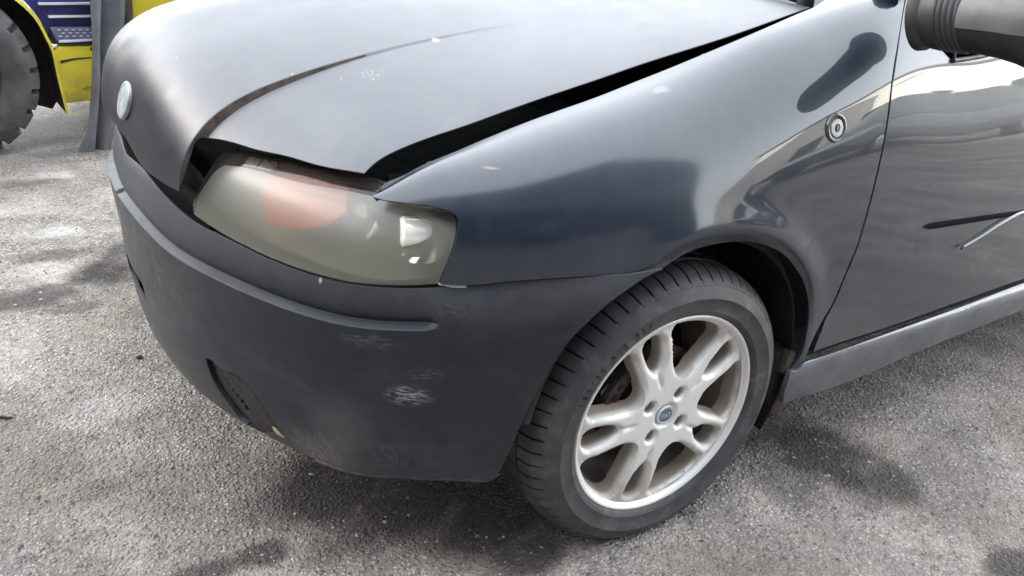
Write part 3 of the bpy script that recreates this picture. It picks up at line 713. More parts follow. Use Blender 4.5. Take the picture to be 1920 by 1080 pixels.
su = sorted(np.array(DATA['strip']).tolist()); sa = [p for p in su if p[0] <= DATA['strip_end']+.03]
s1 = [(a, float(_st(a))) for a in np.linspace(.012, DATA['strip_end']+.03, 130)]; s2 = [(a, b-STRW) for a, b in s1]; s0 = [(a, b+.004) for a, b in s1]; s3 = [(a, b-STRW-.004) for a, b in s1]
grille = [[(0, .425), (.10, .425)], [(.10, .425), (.152, .405)], [(.152, .405), (.150, .375)], [(.150, .375), (.10, .335)], [(.10, .335), (0, .33)]]
bl_ = [q for q in LOOPS['bumper']]
slot_l = LOOPS['slot']
def mloop(L): return [[(-a, b) for a, b in s][::-1] for s in L][::-1]
gl = [[(-.085, .385), (.085, .385)], [(.085, .385), (.098, .362), (.085, .335)], [(.085, .335), (-.085, .335)], [(-.085, .335), (-.098, .362), (-.085, .385)]]
bumper = panel('front_bumper', BUMPER, bl_, M_BUMP, car, h=.012, hy=.010, holes=[slot_l, mloop(slot_l), gl], feats=[s1, s2, s0, s3, mir(s1), mir(s2), mir(s0), mir(s3)], hem=.008, mirror_u=True, tuck=.001)
# lower lip: underside of the bumper turned inwards
# duct insert with its row of punched holes
M_INS = simple('grey_brown_duct_plastic', (.024, .021, .020), .7, var=.4, vs=60)
BIN = offset_surf(BUMPER, -.010)
def holes_in_insert():
    hs = []
    for k, c in enumerate(SPOT['duct_holes']):
        r = .0052+.0008*k; c = np.array(c)
        if k < 4: P = [c+r*np.array([math.cos(q), math.sin(q)*1.2]) for q in (PI/2+.3, PI/2+.3+2*PI/3, PI/2+.3+4*PI/3)]
        else: P = [c+r*.85*np.array([math.cos(q), math.sin(q)*1.1]) for q in np.linspace(0, 2*PI, 9)[:-1]]
        hs.append([[P[i], P[(i+1) % len(P)]] for i in range(len(P))])
    return hs
def grow(L, k):
    P = loop_pts(L, .01); c = P.mean(0); d = P-c; P = c+d*(1+k/np.linalg.norm(d, axis=1)[:, None])
    return [[tuple(P[i]), tuple(P[(i+1) % len(P)])] for i in range(len(P))]
ins = panel('duct_insert', BIN, grow(LOOPS['slot_back'], -.0035), M_INS, bumper, h=.008, hem=.006, holes=holes_in_insert())
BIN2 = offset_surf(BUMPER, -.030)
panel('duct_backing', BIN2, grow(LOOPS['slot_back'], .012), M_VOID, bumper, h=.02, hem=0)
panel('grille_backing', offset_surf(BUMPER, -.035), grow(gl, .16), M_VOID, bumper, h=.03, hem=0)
for k in range(3):
    v = .347+.014*k
    P = [BUMPER.raw(np.array([[u, v]]))[0]+np.array([.022, 0, 0]) for u in np.linspace(-.11, .11, 13)]
    mesh('grille_bar', *tube(P, .004, 6), M_BLACK, bumper, 50)
lv = []
for u in np.linspace(-.36, .36, 50):
    p = plan([abs(u)])[0]; n_ = plan_n([abs(u)])[0]
    for o_, z in ((-.038, .634), (-.045, .622), (-.10, .615), (-.11, .56)):
        q_ = p+n_*o_; lv.append((q_[0], q_[1] if u >= 0 else 2*YC-q_[1], z))
mesh('bumper_ledge', lv, grid_faces(50, 4), simple('dusty_ledge_plastic', (.035, .034, .034), .7, var=.4, vs=30), bumper, 40)
# rolled seam hanging under the corner of the bumper
P = [BUMPER.at(np.array([[u, v]]))[0]+np.array([.002, .003, -.003]) for u, v in loop_pts([LOOPS['bumper'][2][:9]], .02)]
mesh('bumper_lip', *tube(P, .0045, 8), M_BUMP, bumper, 60)
# chipped clip at the bumper's upper corner and the scraped one in the duct
def chip(name, c, n, pts, m, th=.0012):
    V = []; N = Vector(n).normalized(); a = N.cross(Vector((0, 0, 1))).normalized(); b = a.cross(N)
    for w in (0, th): V += [Vector(c)+N*(w+.0008)+a*p[0]+b*p[1] for p in pts]
    k = len(pts); F = [tuple(range(k))[::-1], tuple(range(k, 2*k))]+[(i, (i+1) % k, k+(i+1) % k, k+i) for i in range(k)]
    return V, F
M_WHITE = simple('bare_pale_plastic', (.42, .42, .42), .5, var=.15, vs=200)
mesh('broken_clip', *chip('c', SPOT['corner_chip'], plan_n([.84])[0].tolist()+[.3], [(-.020, -.003), (.002, -.004), (.021, -.001), (.022, .002), (.010, .001), (.0, .004), (-.016, .004)], M_WHITE, .002), M_WHITE, bumper)
mesh('broken_clip', *chip('c', SPOT['gold'], plan_n([.53])[0].tolist()+[.0], [(-.014, -.005), (.0, -.004), (.010, .001), (.013, .007), (.004, .006), (-.004, .000)], M_WHITE, .002), simple('tan_scraped_plastic', (.30, .22, .14), .7), bumper)

# lamps
def lamp(reflect=False):
    LH = offset_surf(LENS, -.075)
    M = Mat('hazed_lamp_plastic')
    n = M.noise(12, 5)
    hz = M.new('ShaderNodeBsdfDiffuse'); M.put(hz.inputs[0], M.mix(M.ramp(M.sepxyz(2), .61, .70), M.mix(M.ramp(n, .3, .7), (.28, .27, .21), (.33, .32, .255)), (.44, .435, .40)))
    tr = M.new('ShaderNodeBsdfTranslucent'); M.put(tr.inputs[0], (.30, .29, .22))
    tp = M.new('ShaderNodeBsdfTransparent'); M.put(tp.inputs[0], (.90, .89, .80))
    gl_ = M.new('ShaderNodeBsdfGlossy'); M.put(gl_.inputs[0], (1, 1, 1)); gl_.inputs['Roughness'].default_value = .28
    M.l.new(M.bump(M.noise(300, 2), .05, .0005), gl_.inputs['Normal'])
    a = M.new('ShaderNodeMixShader'); a.inputs[0].default_value = .30; M.l.new(hz.outputs[0], a.inputs[1]); M.l.new(tr.outputs[0], a.inputs[2])
    rf = M.new('ShaderNodeBsdfRefraction'); M.put(rf.inputs['Color'], (.95, .94, .88)); rf.inputs['Roughness'].default_value = .32; rf.inputs['IOR'].default_value = 1.11
    tq = M.new('ShaderNodeMixShader'); tq.inputs[0].default_value = .58; M.l.new(tp.outputs[0], tq.inputs[1]); M.l.new(rf.outputs[0], tq.inputs[2]); tp = tq
    b = M.new('ShaderNodeMixShader'); M.put(b.inputs[0], M.math('ADD', M.math('ADD', M.ramp(M.sepxyz(2), .60, .71, .58, .54), M.ramp(M.sepxyz(1), .10, .30, .10, .0)), M.ramp(n, .3, .7, -.04, .04))); M.l.new(a.outputs[0], b.inputs[1]); M.l.new(tp.outputs[0], b.inputs[2])
    lw = M.new('ShaderNodeFresnel'); lw.inputs[0].default_value = 1.5
    c = M.new('ShaderNodeMixShader'); M.l.new(lw.outputs[0], c.inputs[0]); M.l.new(b.outputs[0], c.inputs[1]); M.l.new(gl_.outputs[0], c.inputs[2])
    M.l.new(c.outputs[0], M.out.inputs[0]); hazed = M.m
    M = Mat('clear_lamp_plastic')
    tp = M.new('ShaderNodeBsdfTransparent'); M.put(tp.inputs[0], (.86, .84, .80)); gl_ = M.new('ShaderNodeBsdfGlossy'); gl_.inputs['Roughness'].default_value = .08
    df = M.new('ShaderNodeBsdfDiffuse'); M.put(df.inputs[0], (.20, .17, .155))
    a = M.new('ShaderNodeMixShader'); M.put(a.inputs[0], M.ramp(M.noise(20, 4), .3, .7, .12, .26)); M.l.new(tp.outputs[0], a.inputs[1]); M.l.new(df.outputs[0], a.inputs[2])
    lw = M.new('ShaderNodeFresnel'); lw.inputs[0].default_value = 1.45
    c = M.new('ShaderNodeMixShader'); M.l.new(lw.outputs[0], c.inputs[0]); M.l.new(a.outputs[0], c.inputs[1]); M.l.new(gl_.outputs[0], c.inputs[2])
    M.l.new(c.outputs[0], M.out.inputs[0]); clear = M.m
    h = panel('headlight', LENS, LOOPS['lens'], hazed, car, h=.012, hem=.010, lip=.003, reflect=reflect)
    panel('clear_lens_edge', LENS, LOOPS['lens_strip'], clear, h, h=.010, hem=.008, reflect=reflect)
    M = Mat('lamp_reflector'); M.set(base=M.mix(M.ramp(M.noise(8, 4), .3, .7), (.28, .275, .23), (.46, .45, .39)), metal=.25, rough=.35); refl = M.m
    outl = [[tuple(p) for p in (LOOPS['lens'][0])], [LOOPS['lens'][0][-1], LOOPS['lens'][1][1]]]
    top = [(a, b) for a, b in LOOPS['lens_strip'][2]]
    big = [LOOPS['lens'][0], LOOPS['lens'][1][:-1]+[LOOPS['lens_strip'][1][0]], LOOPS['lens_strip'][1], top, LOOPS['lens_strip'][3][:-8]+[LOOPS['lens'][0][0]]]
    panel('lamp_housing', LH, grow(big, -.004), refl, h, h=.02, hem=0, reflect=reflect)
    # black bezel behind the upper edge
    LB = offset_surf(LENS, -.016)
    V = []; n = 40; bz = simple('lamp_bezel', (.03, .022, .022), .5)
    us = np.linspace(LOOPS['lens_strip'][0][0][0]-.008, LOOPS['lens_strip'][1][0][0], n)
    strip = polyf([tuple(p) for p in LOOPS['lens_strip'][0]]); topf = polyf(top)
    for u in us:
        for t, dd in ((.62, .016), (.80, .010), (1.0, .004), (1.0, .05)):
            v = strip(u)*(1-t)+topf(u)*t
            uv = np.array([[u, v]]); V.append(LENS.at(uv)[0]-LENS.rawn(uv)[0]*dd)
    def put(name, V, F, m, sm=40):
        V = np.array([tuple(v) for v in V])
        if reflect: V[:, 1] = 2*YC-V[:, 1]; F = [f[::-1] for f in F]
        return mesh(name, V, F, m, h, sm)
    put('bezel', V, grid_faces(n, 4), bz)
    # clips along the upper rim
    for u in (us[0]+.10, us[0]+.135, us[0]+.175, us[0]+.21):
        uv = np.array([[u, topf(u)]]); p = LENS.at(uv)[0]+np.array([.006, .006, -.005]); bm = bmesh.new()
        bm_box(bm, p, (.012, .008, .006), .0015, Matrix.Rotation(-.6, 3, 'Z')); o = from_bm('rim_clip', bm, M_BLACK, h, 30)
        if reflect:
            for v in o.data.vertices: v.co.y = 2*YC-v.co.y
            o.data.flip_normals()
    # amber indicator
    M = Mat('amber_lens'); M.set(base=M.mix(M.ramp(M.noise(60, 3), .3, .7), (.72, .11, .015), (.82, .16, .03)), rough=.25, coat=.4); amber = M.m
    panel('indicator_lens', offset_surf(LENS, -.026), LOOPS['indicator'], amber, h, h=.012, hem=.02, reflect=reflect)
    # reflector bowls and the chromed bulb shield
    def bowl(c, d, r, depth, m, name, hollow=True):
        D = Vector(d).normalized(); prof = [(r*math.sqrt(t), -depth*(1-t)) for t in np.linspace(.02, 1, 10)]
        V, F = lathe(prof, 40); Q = Vector((0, 1, 0)).rotation_difference(D)
        return put(name, [Q @ Vector(v)+Vector(c) for v in V], F, m)
    def can(c, d, r, l, m, name):
        D = Vector(d).normalized(); V, F = lathe([(0, 0), (r*.85, 0), (r, .004), (r, l), (r*.8, l+.006), (0, l+.006)], 36); Q = Vector((0, 1, 0)).rotation_difference(D)
        return put(name, [Q @ Vector(v)+Vector(c) for v in V], F, m)
    fd = (-.80, -.55, .05)
    wht = simple('lamp_silvered_cup', (.95, .93, .86), .12, .35, var=.06)
    ch = simple('lamp_chrome', (.80, .79, .74), .10, 1, var=.05)
    bowl((-.446, .165, .655), fd, .050, .035, ch, 'low_beam_reflector')
    can((-.487, .145, .670), (.95, -.28, -.06), .024, .042, wht, 'bulb_shield')
    bowl((-.512, .222, .668), fd, .034, .035, ch, 'main_beam_reflector')
    can((-.512, .224, .679), (.6, .6, -.3), .011, .02, wht, 'bulb_shield')
    # small clear position-lamp cells at the upper inner edge
    for k in range(2):
        u0 = us[0]+.040+.034*k; V = []
        for a, b in ((0, .25), (.030, .25), (.030, .85), (0, .85)):
            uv = np.array([[u0+a, strip(u0+a)*(1-b)+topf(u0+a)*b]]); V.append(LENS.at(uv)[0]-LENS.rawn(uv)[0]*.007)
        for a, b in ((0, .25), (.030, .25), (.030, .85), (0, .85)):
            uv = np.array([[u0+a, strip(u0+a)*(1-b)+topf(u0+a)*b]]); V.append(LENS.at(uv)[0]-LENS.rawn(uv)[0]*.014)
        put('chrome_cell', V, [(0, 1, 2, 3), (4, 7, 6, 5), (0, 4, 5, 1), (1, 5, 6, 2), (2, 6, 7, 3), (3, 7, 4, 0)], simple('lamp_cell', (.35, .35, .32), .3, .5))
    return h
lamp(); lamp(True)

# engine bay, seen black through the gaps
bm = bmesh.new()
bm_box(bm, (.44, YC, .78), (.02, 1.26, .34)); bm_box(bm, (-.66, YC, .60), (.03, .62, .12))
for s in (1, -1):
    bm_box(bm, (-.02, YC-s*.585, .655), (.90, .012, .15))
from_bm('engine_bay', bm, M_VOID, car)
ll = np.linspace(0, .98, 30); P = plan(ll)+plan_n(ll)*-.05; P = np.vstack([P, [(-.30, .26), (.42, .26)]])
P = np.vstack([P, np.column_stack([P[::-1, 0], 2*YC-P[::-1, 1]])]); k = len(P)
mesh('bay_floor', [(x, y, z) for z in (.545, .565) for x, y in P], [tuple(range(k))[::-1], tuple(range(k, 2*k))]+[(i, (i+1) % k, k+(i+1) % k, k+i) for i in range(k)], M_VOID, car)
V = []
for x in np.linspace(-.44, .42, 20):
    yt, zt = curve(TOPA, [x])[0]
    for dy, dz in ((.022, -.020), (.040, -.026), (.045, -.11), (.05, -.20)): V.append((x, yt+dy, zt+dz))
mesh('fender_flange', V, grid_faces(20, 4), simple('inner_wing_paint', (.010, .011, .016), .4), fender, 40)
sv = [(x, curve(TOPA, [x])[0][0]+.050, curve(TOPA, [x])[0][1]-.030) for x in np.linspace(-.42, .30, 30)]
mesh('bonnet_seal', *tube(sv, .0035, 8), M_BLACK, fender, 60)
bo = None
for x in (-.41, -.33, -.20, -.05, .12):
    yt, zt = curve(TOPA, [x])[0]
    if bo is None: V, F = lathe([(0, .006), (.004, .006), (.0055, .004), (.0055, .001), (.0085, .001), (.009, -.001)], 6); bo = mesh('wing_bolt', [(v[0], v[2], v[1]) for v in V], [f[::-1] for f in F], simple('dull_bolt', (.16, .155, .15), .5, .6), fender); q = bo
    else: q = link('wing_bolt', bo.data, None, fender)
    q.location = (x, yt+.031, zt-.0225)
# windscreen foot: scuttle, wiper, glass
scv = []
for y in np.linspace(.10, 2*YC-.10, 24):
    k = 1-((y-YC)/.72)**2
    for dx, dz in ((.0, -.025), (.03, -.020), (.10, .0), (.14, .012)): scv.append((.345-.035*k+dx+.03, y, .975+.042*k+dz))
mesh('scuttle', scv, grid_faces(24, 4), M_BLACK, car, 50)
gls = Mat('tinted_glass'); gls.set(base=(.02, .03, .03), rough=.03, spec=.6, coat=.5); M_GLASS = gls.m
wv = []
for y in np.linspace(.12, 2*YC-.12, 16):
    k = 1-((y-YC)/.70)**2
    for t in np.linspace(0, 1, 8): wv.append((.50-.035*k+t*.62, y+(YC-y)*t*.12, .985+.04*k+t*.40-.04*t*t))
ws = mesh('windscreen', wv, grid_faces(16, 8), M_GLASS, car, 60)
mesh('wiper', *tube([(.400, .235, .992), (.385, .30, .997), (.378, .45, 1.010), (.375, .70, 1.024), (.378, .90, 1.03)], [.012, .008, .006, .005, .004], 8), M_BLACK, car, 60)
mesh('wiper_pivot', *[(lambda V, F: ([(v[0]+.405, v[2]+.225, v[1]+.985) for v in V], [f[::-1] for f in F]))(*lathe([(0, .022), (.011, .022), (.015, .016), (.017, 0), (.017, -.03)], 20))][0], M_BLACK, car, 40)
rv = []
for y in np.linspace(.20, 2*YC-.20, 12):
    k = 1-((y-YC)/.62)**2
    for t in np.linspace(0, 1, 10): rv.append((1.09+t*1.35, y, 1.36+.05*k+.06*math.sin(PI*(.15+.7*t))))
mesh('roof', rv, grid_faces(12, 10), M_HOOD, car, 60)
for s in (0, 1):
    V, F = tube([(.47, .10, 1.01), (.80, .13, 1.20), (1.10, .19, 1.385), (1.5, .20, 1.44)], [.025, .022, .022, .03], 10)
    if s: V = [(v[0], 2*YC-v[1], v[2]) for v in V]; F = [f[::-1] for f in F]
    mesh('windscreen_pillar', V, F, M_SIDE, car, 60)
    wq = []
    for x in np.linspace(.60, 2.1, 12):
        z0 = .93+.09*smooth(.6, 1.6, x); z1 = min(1.40, .95+(x-.55)*.75)
        for t in np.linspace(0, 1, 6): wq.append((x, (.020+t*(z1-.93)*.40) if not s else 2*YC-(.020+t*(z1-.93)*.40), z0+(z1-z0)*t))
    F = grid_faces(12, 6)
    mesh('side_window', wq, F if not s else [f[::-1] for f in F], M_GLASS, car, 60)
# rubber seal at the foot of the side window
Pw = [SIDE.at(np.array([[u, v]]))[0]+np.array([0, -.001, .003]) for u, v in loop_pts([LOOPS['door'][1][2:]], .05)]
mesh('window_seal', *tube(Pw, .005, 8), M_BLACK, door, 60)
w0 = Vector(SPOT['win'])
mesh('window_post', *tube([w0+Vector((0, -.001, .0)), w0+Vector((-.008, .004, .03)), w0+Vector((-.02, .012, .08))], .0035, 8), M_BLACK, door, 60)

# wheel arch lining and the blocked view behind it
V = []; th = np.linspace(math.radians(-28), math.radians(170), 60)
prof = [(.322, .004), (.334, .012), (.346, .03), (.352, .10), (.352, .24), (.32, .262), (.05, .265)]
for t in th:
    for r, y in prof: V.append((-.003+r*math.cos(t), y, .31+r*math.sin(t)))
mesh('wheel_arch_liner', V, [f[::-1] for f in grid_faces(60, len(prof))], M_LINER, car, 50)
# sill end flap under the liner
V, F = prism([(.300, .335), (.345, .335), (.372, .17), (.33, .165), (.305, .22)], .02, .26); bevel_obj(mesh('mud_flap', V, F, M_LINER, car), .006)
bm = bmesh.new(); bm_box(bm, (.9, YC, .24), (1.9, 1.36, .10), .02); bm_box(bm, (-.40, YC, .30), (.40, .9, .16), .02)
from_bm('underbody', bm, M_VOID, car, 30)
# little tabs seen at the rear foot of the arch
bm = bmesh.new(); bm_box(bm, (.318, .010, .318), (.022, .02, .05), .004, Matrix.Rotation(.25, 3, 'Y')); from_bm('liner_tab', bm, M_LINER, car, 30)

# ---- wheels
STEER = -.031
def char_mesh(txt, size, ext, bev=0):
    cu = bpy.data.curves.new('t', 'FONT'); cu.body = txt; cu.size = size; cu.extrude = ext; cu.align_x = 'CENTER'; cu.resolution_u = 3
    ob = bpy.data.objects.new('t', cu); C.objects.link(ob); dg = bpy.context.evaluated_depsgraph_get()
    me = bpy.data.meshes.new_from_object(ob.evaluated_get(dg)); bpy.data.objects.remove(ob); bpy.data.curves.remove(cu)
    V = [v.co.copy() for v in me.vertices]; F = [tuple(p.vertices) for p in me.polygons]; bpy.data.meshes.remove(me); return V, F
TP = [(.1985, .030), (.2015, .018), (.2060, .0115), (.2105, .0075), (.2125, .0055), (.216, .0035), (.219, .0018), (.2205, .0022), (.232, -.0010), (.2445, -.0022), (.2455, -.0028), (.247, -.0020), (.257, .0022),
      (.2665, .0080), (.2675, .0078), (.2735, .0125), (.2795, .0190), (.2850, .0270), (.2890, .0360), (.2912, .046), (.2925, .056), (.2928, .0620),
      (.2860, .0632), (.2860, .0690), (.2931, .0702), (.2935, .085), (.2936, .0960), (.2866, .0972), (.2866, .1045), (.2936, .1057), (.2933, .125), (.2930, .1330), (.2862, .1342), (.2862, .1400), (.2926, .1412),
      (.2910, .158), (.288, .170), (.283, .180), (.274, .190), (.258, .199), (.235, .203), (.215, .199), (.203, .188), (.1985, .176)]
def make_tyre(parent):
    NP = 64; cols = [0, .02, .125, .145, .40, .62, .82]
    V = []; n = NP*len(cols)
    for k in range(NP):
        for ci, c in enumerate(cols):
            for r, y in TP:
                sh = .16*np.clip((y-.012)/.05, 0, 1) if y < .066 else (.16-.5*(y-.066)/.08 if y < .15 else .16+.1)
                t = 2*PI*(k+c+sh*1.4)/NP
                rr = r
                if ci in (1, 2):
                    if .011 < y < .0625 and r > .270: rr = r-.0075*float(smooth(.010, .024, y))
                    if .142 < y < .185 and r > .27: rr = r-.006
                if k % 2 == 0 and ci in (1, 2) and .0702 < y < .132 and r > .29: rr = r-.0045
                x, z = rr*math.cos(t), rr*math.sin(t)
                if z < -.2797: 
                    z = -.2797
                    y2 = y+(-.004 if y < .1 else .004)*(1 if r < .285 else .3)
                else:
                    b = float(np.clip((-z-.17)/.11, 0, 1))**2
                    y2 = y+(-.005 if y < .05 else (.005 if y > .15 else 0))*b*(1 if r < .288 else .2)
                V.append((x, y2, z))
    F = [f[::-1] for f in grid_faces(n, len(TP), close_u=True)]
    return mesh('tyre', V, F, M_RUBBER, parent, 32)
def tyre_text(parent):
    V, F = [], []
    txt = '185/55 R15 82V'; a0, a1 = 157, 113
    for i, ch in enumerate(txt):
        if ch == ' ': continue
        a = math.radians(a0+(a1-a0)*i/(len(txt)-1)); cv, cf = char_mesh(ch, .0165, .0005)
        b = len(V); er = Vector((math.cos(a), 0, math.sin(a))); et = Vector((math.sin(a), 0, -math.cos(a))); r0 = .2275
        for c in cv: V.append(er*(r0+c.y)+et*c.x+Vector((0, -.0016-.0006-c.z+(.0006 if c.y > .006 else 0)-.0008, 0)))
        F += [tuple(b+q for q in f) for f in cf]
    return mesh('sidewall_lettering', V, F, M_RUBBER2, parent)
SL0, BO0 = 110.0, 147.0
def wheel_holes():
    H = []
    def pol(r, deg): a = math.radians(deg); return (r*math.cos(a), r*math.sin(a))
    for k in range(5):
        a = SL0-36+72*k
        L = [(.0760, 0), (.0785, 6.2), (.089, 12.4), (.108, 16.6), (.138, 19.6), (.163, 21.0), (.179, 21.6), (.1888, 18.8), (.1920, 11), (.1922, 0)]
        pts = [pol(r, a+d) for r, d in L]+[pol(r, a-d) for r, d in L[-2:0:-1]]
        H.append([np.array(pts), 1])
        b = SL0+72*k
        L = [(.1060, 0), (.1075, 2.8), (.114, 5.4), (.126, 7.4), (.145, 8.2), (.162, 8.0), (.176, 7.0), (.1835, 4.6), (.1860, 0)]
        pts = [pol(r, b+d) for r, d in L]+[pol(r, b-d) for r, d in L[-2:0:-1]]
        H.append([np.array(pts), 0])
    for k in range(4):
        c = np.array(pol(.049, BO0+90*k)); H.append([np.array([c+.0128*np.array([math.cos(t), math.sin(t)]) for t in np.linspace(0, 2*PI, 21)[:-1]]), 2])
    return H
def smooth_closed(P, n):
    P = np.array(P); Q = np.vstack([P[-3:], P, P[:4]]); d = np.concatenate([[0], np.cumsum(np.linalg.norm(np.diff(Q, axis=0), axis=1))])
    t = np.linspace(d[3], d[3+len(P)], n+1)[:-1]; return basis(d, nat_matrix(d), t) @ Q
def barrel_mat():
    M = Mat('brake_dusted_barrel'); y = M.sepxyz(1)
    M.set(base=M.mix(M.ramp(y, .019, .032), (.70, .69, .67), M.mix(M.ramp(M.noise(14, 5), .3, .7), (.11, .088, .072), (.22, .18, .15))), rough=.5, metal=M.ramp(y, .019, .03, .3, 0), coat=M.ramp(y, .019, .03, .3, 0)); return M.m  # barrel dust toned down in colour so the wheel openings look dark
M_BARREL = barrel_mat()
def make_rim(parent):
    H = wheel_holes()
    loops = [smooth_closed(h, 56 if k == 1 else (36 if k == 0 else 20)) for h, k in H]
    outer = np.array([(.1965*math.cos(t), .1965*math.sin(t)) for t in np.linspace(0, 2*PI, 161)[:-1]])
    V, F = cdt(outer, loops, [], .0038)
    r = np.hypot(V[:, 0], V[:, 1])
    dh = near(V, np.vstack([l for l, (h, k) in zip(loops, H) if k < 2])); db = near(V, np.vstack([l for l, (h, k) in zip(loops, H) if k == 2]))
    ang = (np.degrees(np.arctan2(V[:, 1], V[:, 0]))-SL0) % 72; ang = np.minimum(ang, 72-ang)
    y = np.interp(r, [0, .0225, .0275, .062, .09, .12, .15, .175, .189, .1965], [.0180, .0190, .0130, .0120, .0115, .0110, .0115, .0130, .0160, .0172])
    y = y+.0075*(1-smooth(0, .0085, dh))**1.5*smooth(.075, .11, r)                      # spokes rounded over into the openings
    y = y+.004*(1-smooth(0, .004, db))
    y = y+.0055*np.exp(-(ang/2.6)**2)*smooth(.062, .085, r)*(1-smooth(.108, .122, r))    # valley between the two arms of a pair
    y = y+.008*smooth(.182, .192, r)*np.exp(-((ang-36)/17.0)**2)*0.3
    X = np.column_stack([V[:, 0], y, V[:, 1]])
    g = np.cross(X[F[:, 1]]-X[F[:, 0]], X[F[:, 2]]-X[F[:, 0]])
    if g[:, 1].mean() > 0: F = F[:, ::-1]
    Xs = [X]; Fs = [tuple(f) for f in F]; n0 = len(X)
    for l in rim_loops(F):
        P = X[l]; rad = np.hypot(P[:, 0], P[:, 2])
        if rad.min() > .194: continue
        c = P.mean(0); small = len(l) <= 21
        depth = .016 if small else .032
        tp = 1.0 if small else 1.0
        q1 = P+np.array([0, depth*.35, 0]); q2 = P.copy(); q2[:, 1] = P[:, 1]+depth
        q2[:, [0, 2]] = c[[0, 2]]+(P[:, [0, 2]]-c[[0, 2]])*(.92 if not small else .9)
        k = len(l); Xs += [q1, q2]
        for i in range(k):
            j = (i+1) % k; Fs += [(l[j], l[i], n0+i, n0+j), (n0+j, n0+i, n0+k+i, n0+k+j)]
        n0 += 2*k
    rim = mesh('rim', np.vstack(Xs), Fs, M_ALLOY, parent, 42)
    prof = [(.1940, .0182), (.1965, .0172), (.1985, .0140), (.2005, .0105), (.2030, .0088), (.2060, .0082), (.2078, .0098), (.2078, .0145), (.2045, .020), (.199, .024), (.1955, .030), (.1925, .045), (.186, .075), (.176, .105), (.174, .17), (.20, .18)]
    V, F = lathe(prof, 144); mesh('rim_barrel', V, F, M_BARREL, rim, 40)
    return rim
M_BOLT = simple('wheel_bolt_steel', (.26, .25, .24), .45, .6, var=.3, vs=60)
def make_bolts(parent):
    V, F = lathe([(0, .024), (.0050, .0240), (.0078, .0255), (.0088, .029), (.0088, .045)], 6)
    me = None
    for k in range(4):
        a = math.radians(BO0+90*k)
        if me is None: o = mesh('wheel_bolt', V, F, M_BOLT, parent); me = o.data
        else: o = link('wheel_bolt', me, None, parent)
        o.location = (.049*math.cos(a), 0, .049*math.sin(a))
def copy_tree(o, parent=None):
    c = o.copy(); C.objects.link(c)
    if parent is not None: c.parent = parent
    for ch in [q for q in bpy.data.objects if q.parent == o]: copy_tree(ch, c)
    return c
wheel = make_tyre(car); wheel.name = 'wheel'; wheel.location = (0, 0, .28); wheel.rotation_euler = (0, 0, STEER)
tyre_text(wheel); rim = make_rim(wheel)
def wheel_details():
    V, F = lathe([(0, .0135), (.0150, .0135), (.0155, .0128), (.0190, .0128), (.0200, .0142), (.0202, .020)], 48)
    mesh('centre_cap', V, F, simple('satin_cap_ring', (.55, .57, .60), .35, .5, var=.1), wheel, 40)
    V, F = lathe([(0, .0131), (.0148, .0131), (.0149, .0136)], 48); mesh('cap_disc', V, F, simple('slate_blue_badge', (.13, .16, .22), .4, .2), wheel, 40)
    cv, cf = char_mesh('FIAT', .0122, .0004)
    mesh('cap_lettering', [Vector((c.x*.92, .0127-c.z, c.y-.0042)) for c in cv], cf, simple('pale_letter_metal', (.60, .62, .65), .4, .3), wheel)
    make_bolts(wheel)
wheel_details()
V, F = lathe([(0, .052), (.055, .052), (.060, .062), (.118, .066), (.120, .075), (.118, .082), (.06, .09), (0, .09)], 72)
o = mesh('brake_disc', V, F, M_DARKSTEEL, car, 40); o.location = (0, 0, .28); o.rotation_euler = (0, 0, STEER)
bm = bmesh.new()
for k in range(5):
    a = math.radians(128+k*11); bm_box(bm, (.112*math.cos(a), .068, .112*math.sin(a)), (.030, .045, .05), .006, Matrix.Rotation(-a, 3, 'Y'))
o = from_bm('brake_caliper', bm, simple('cast_iron', (.07, .06, .055), .75, .3, var=.5, vs=40), car, 40); o.location = (0, 0, .28); o.rotation_euler = (0, 0, STEER)
V, F = tube([(-.11, .065, .35), (-.135, .055, .34), (-.13, .06, .37), (-.10, .09, .40)], .005, 8); mesh('brake_hose', V, F, M_BLACK, car, 60)
wr = copy_tree(wheel, car); wr.location = (0, 2*YC, .28); wr.rotation_euler = (0, 0, PI+STEER)
for x, y, a in ((2.46, 0, 0), (2.46, 2*YC, PI)):
    wr = copy_tree(wheel, car); wr.location = (x, y, .28); wr.rotation_euler = (0, 0, a)
# a closed tail so that the car is a car from the side
bm = bmesh.new(); bm_box(bm, (2.55, YC, .62), (.9, 1.60, .80), .10); bm_box(bm, (2.3, YC, 1.16), (.9, 1.26, .50), .12); from_bm('tail', bm, M_SIDE, car, 40)

# ---- badge on the nose
eu = np.array([[SPOT['emblem'][0], SPOT['emblem'][1]]]); ec = HOOD.at(eu)[0]; en = HOOD.rawn(eu)[0]
M = Mat('badge_enamel'); M.set(base=M.mix(M.ramp(M.noise(60, 3), .4, .6), (.24, .30, .33), (.40, .46, .48)), rough=.4, metal=.3, coat=.3); M_BADGE = M.m
V, F = lathe([(0, -.0012), (.020, -.0010), (.0285, .0), (.0290, -.0012), (.0330, -.0014), (.0362, .0004), (.0370, .006)], 48)
Q = Vector((0, -1, 0)).rotation_difference(Vector((-.95, -.04, .30)).normalized())
badge = mesh('badge', [Q @ (Vector(v)*.92)+Vector(ec)+Vector((-.0022, 0, .0006)) for v in V], F, simple('dull_badge_metal', (.32, .33, .34), .45, .5, var=.2, vs=60), hood, 40)
V, F = lathe([(0, -.0022), (.020, -.0018), (.0282, -.0008)], 40); mesh('badge_disc', [Q @ (Vector(v)*.92)+Vector(ec)+Vector((-.0022, 0, .0006)) for v in V], F, M_BADGE, hood, 40)
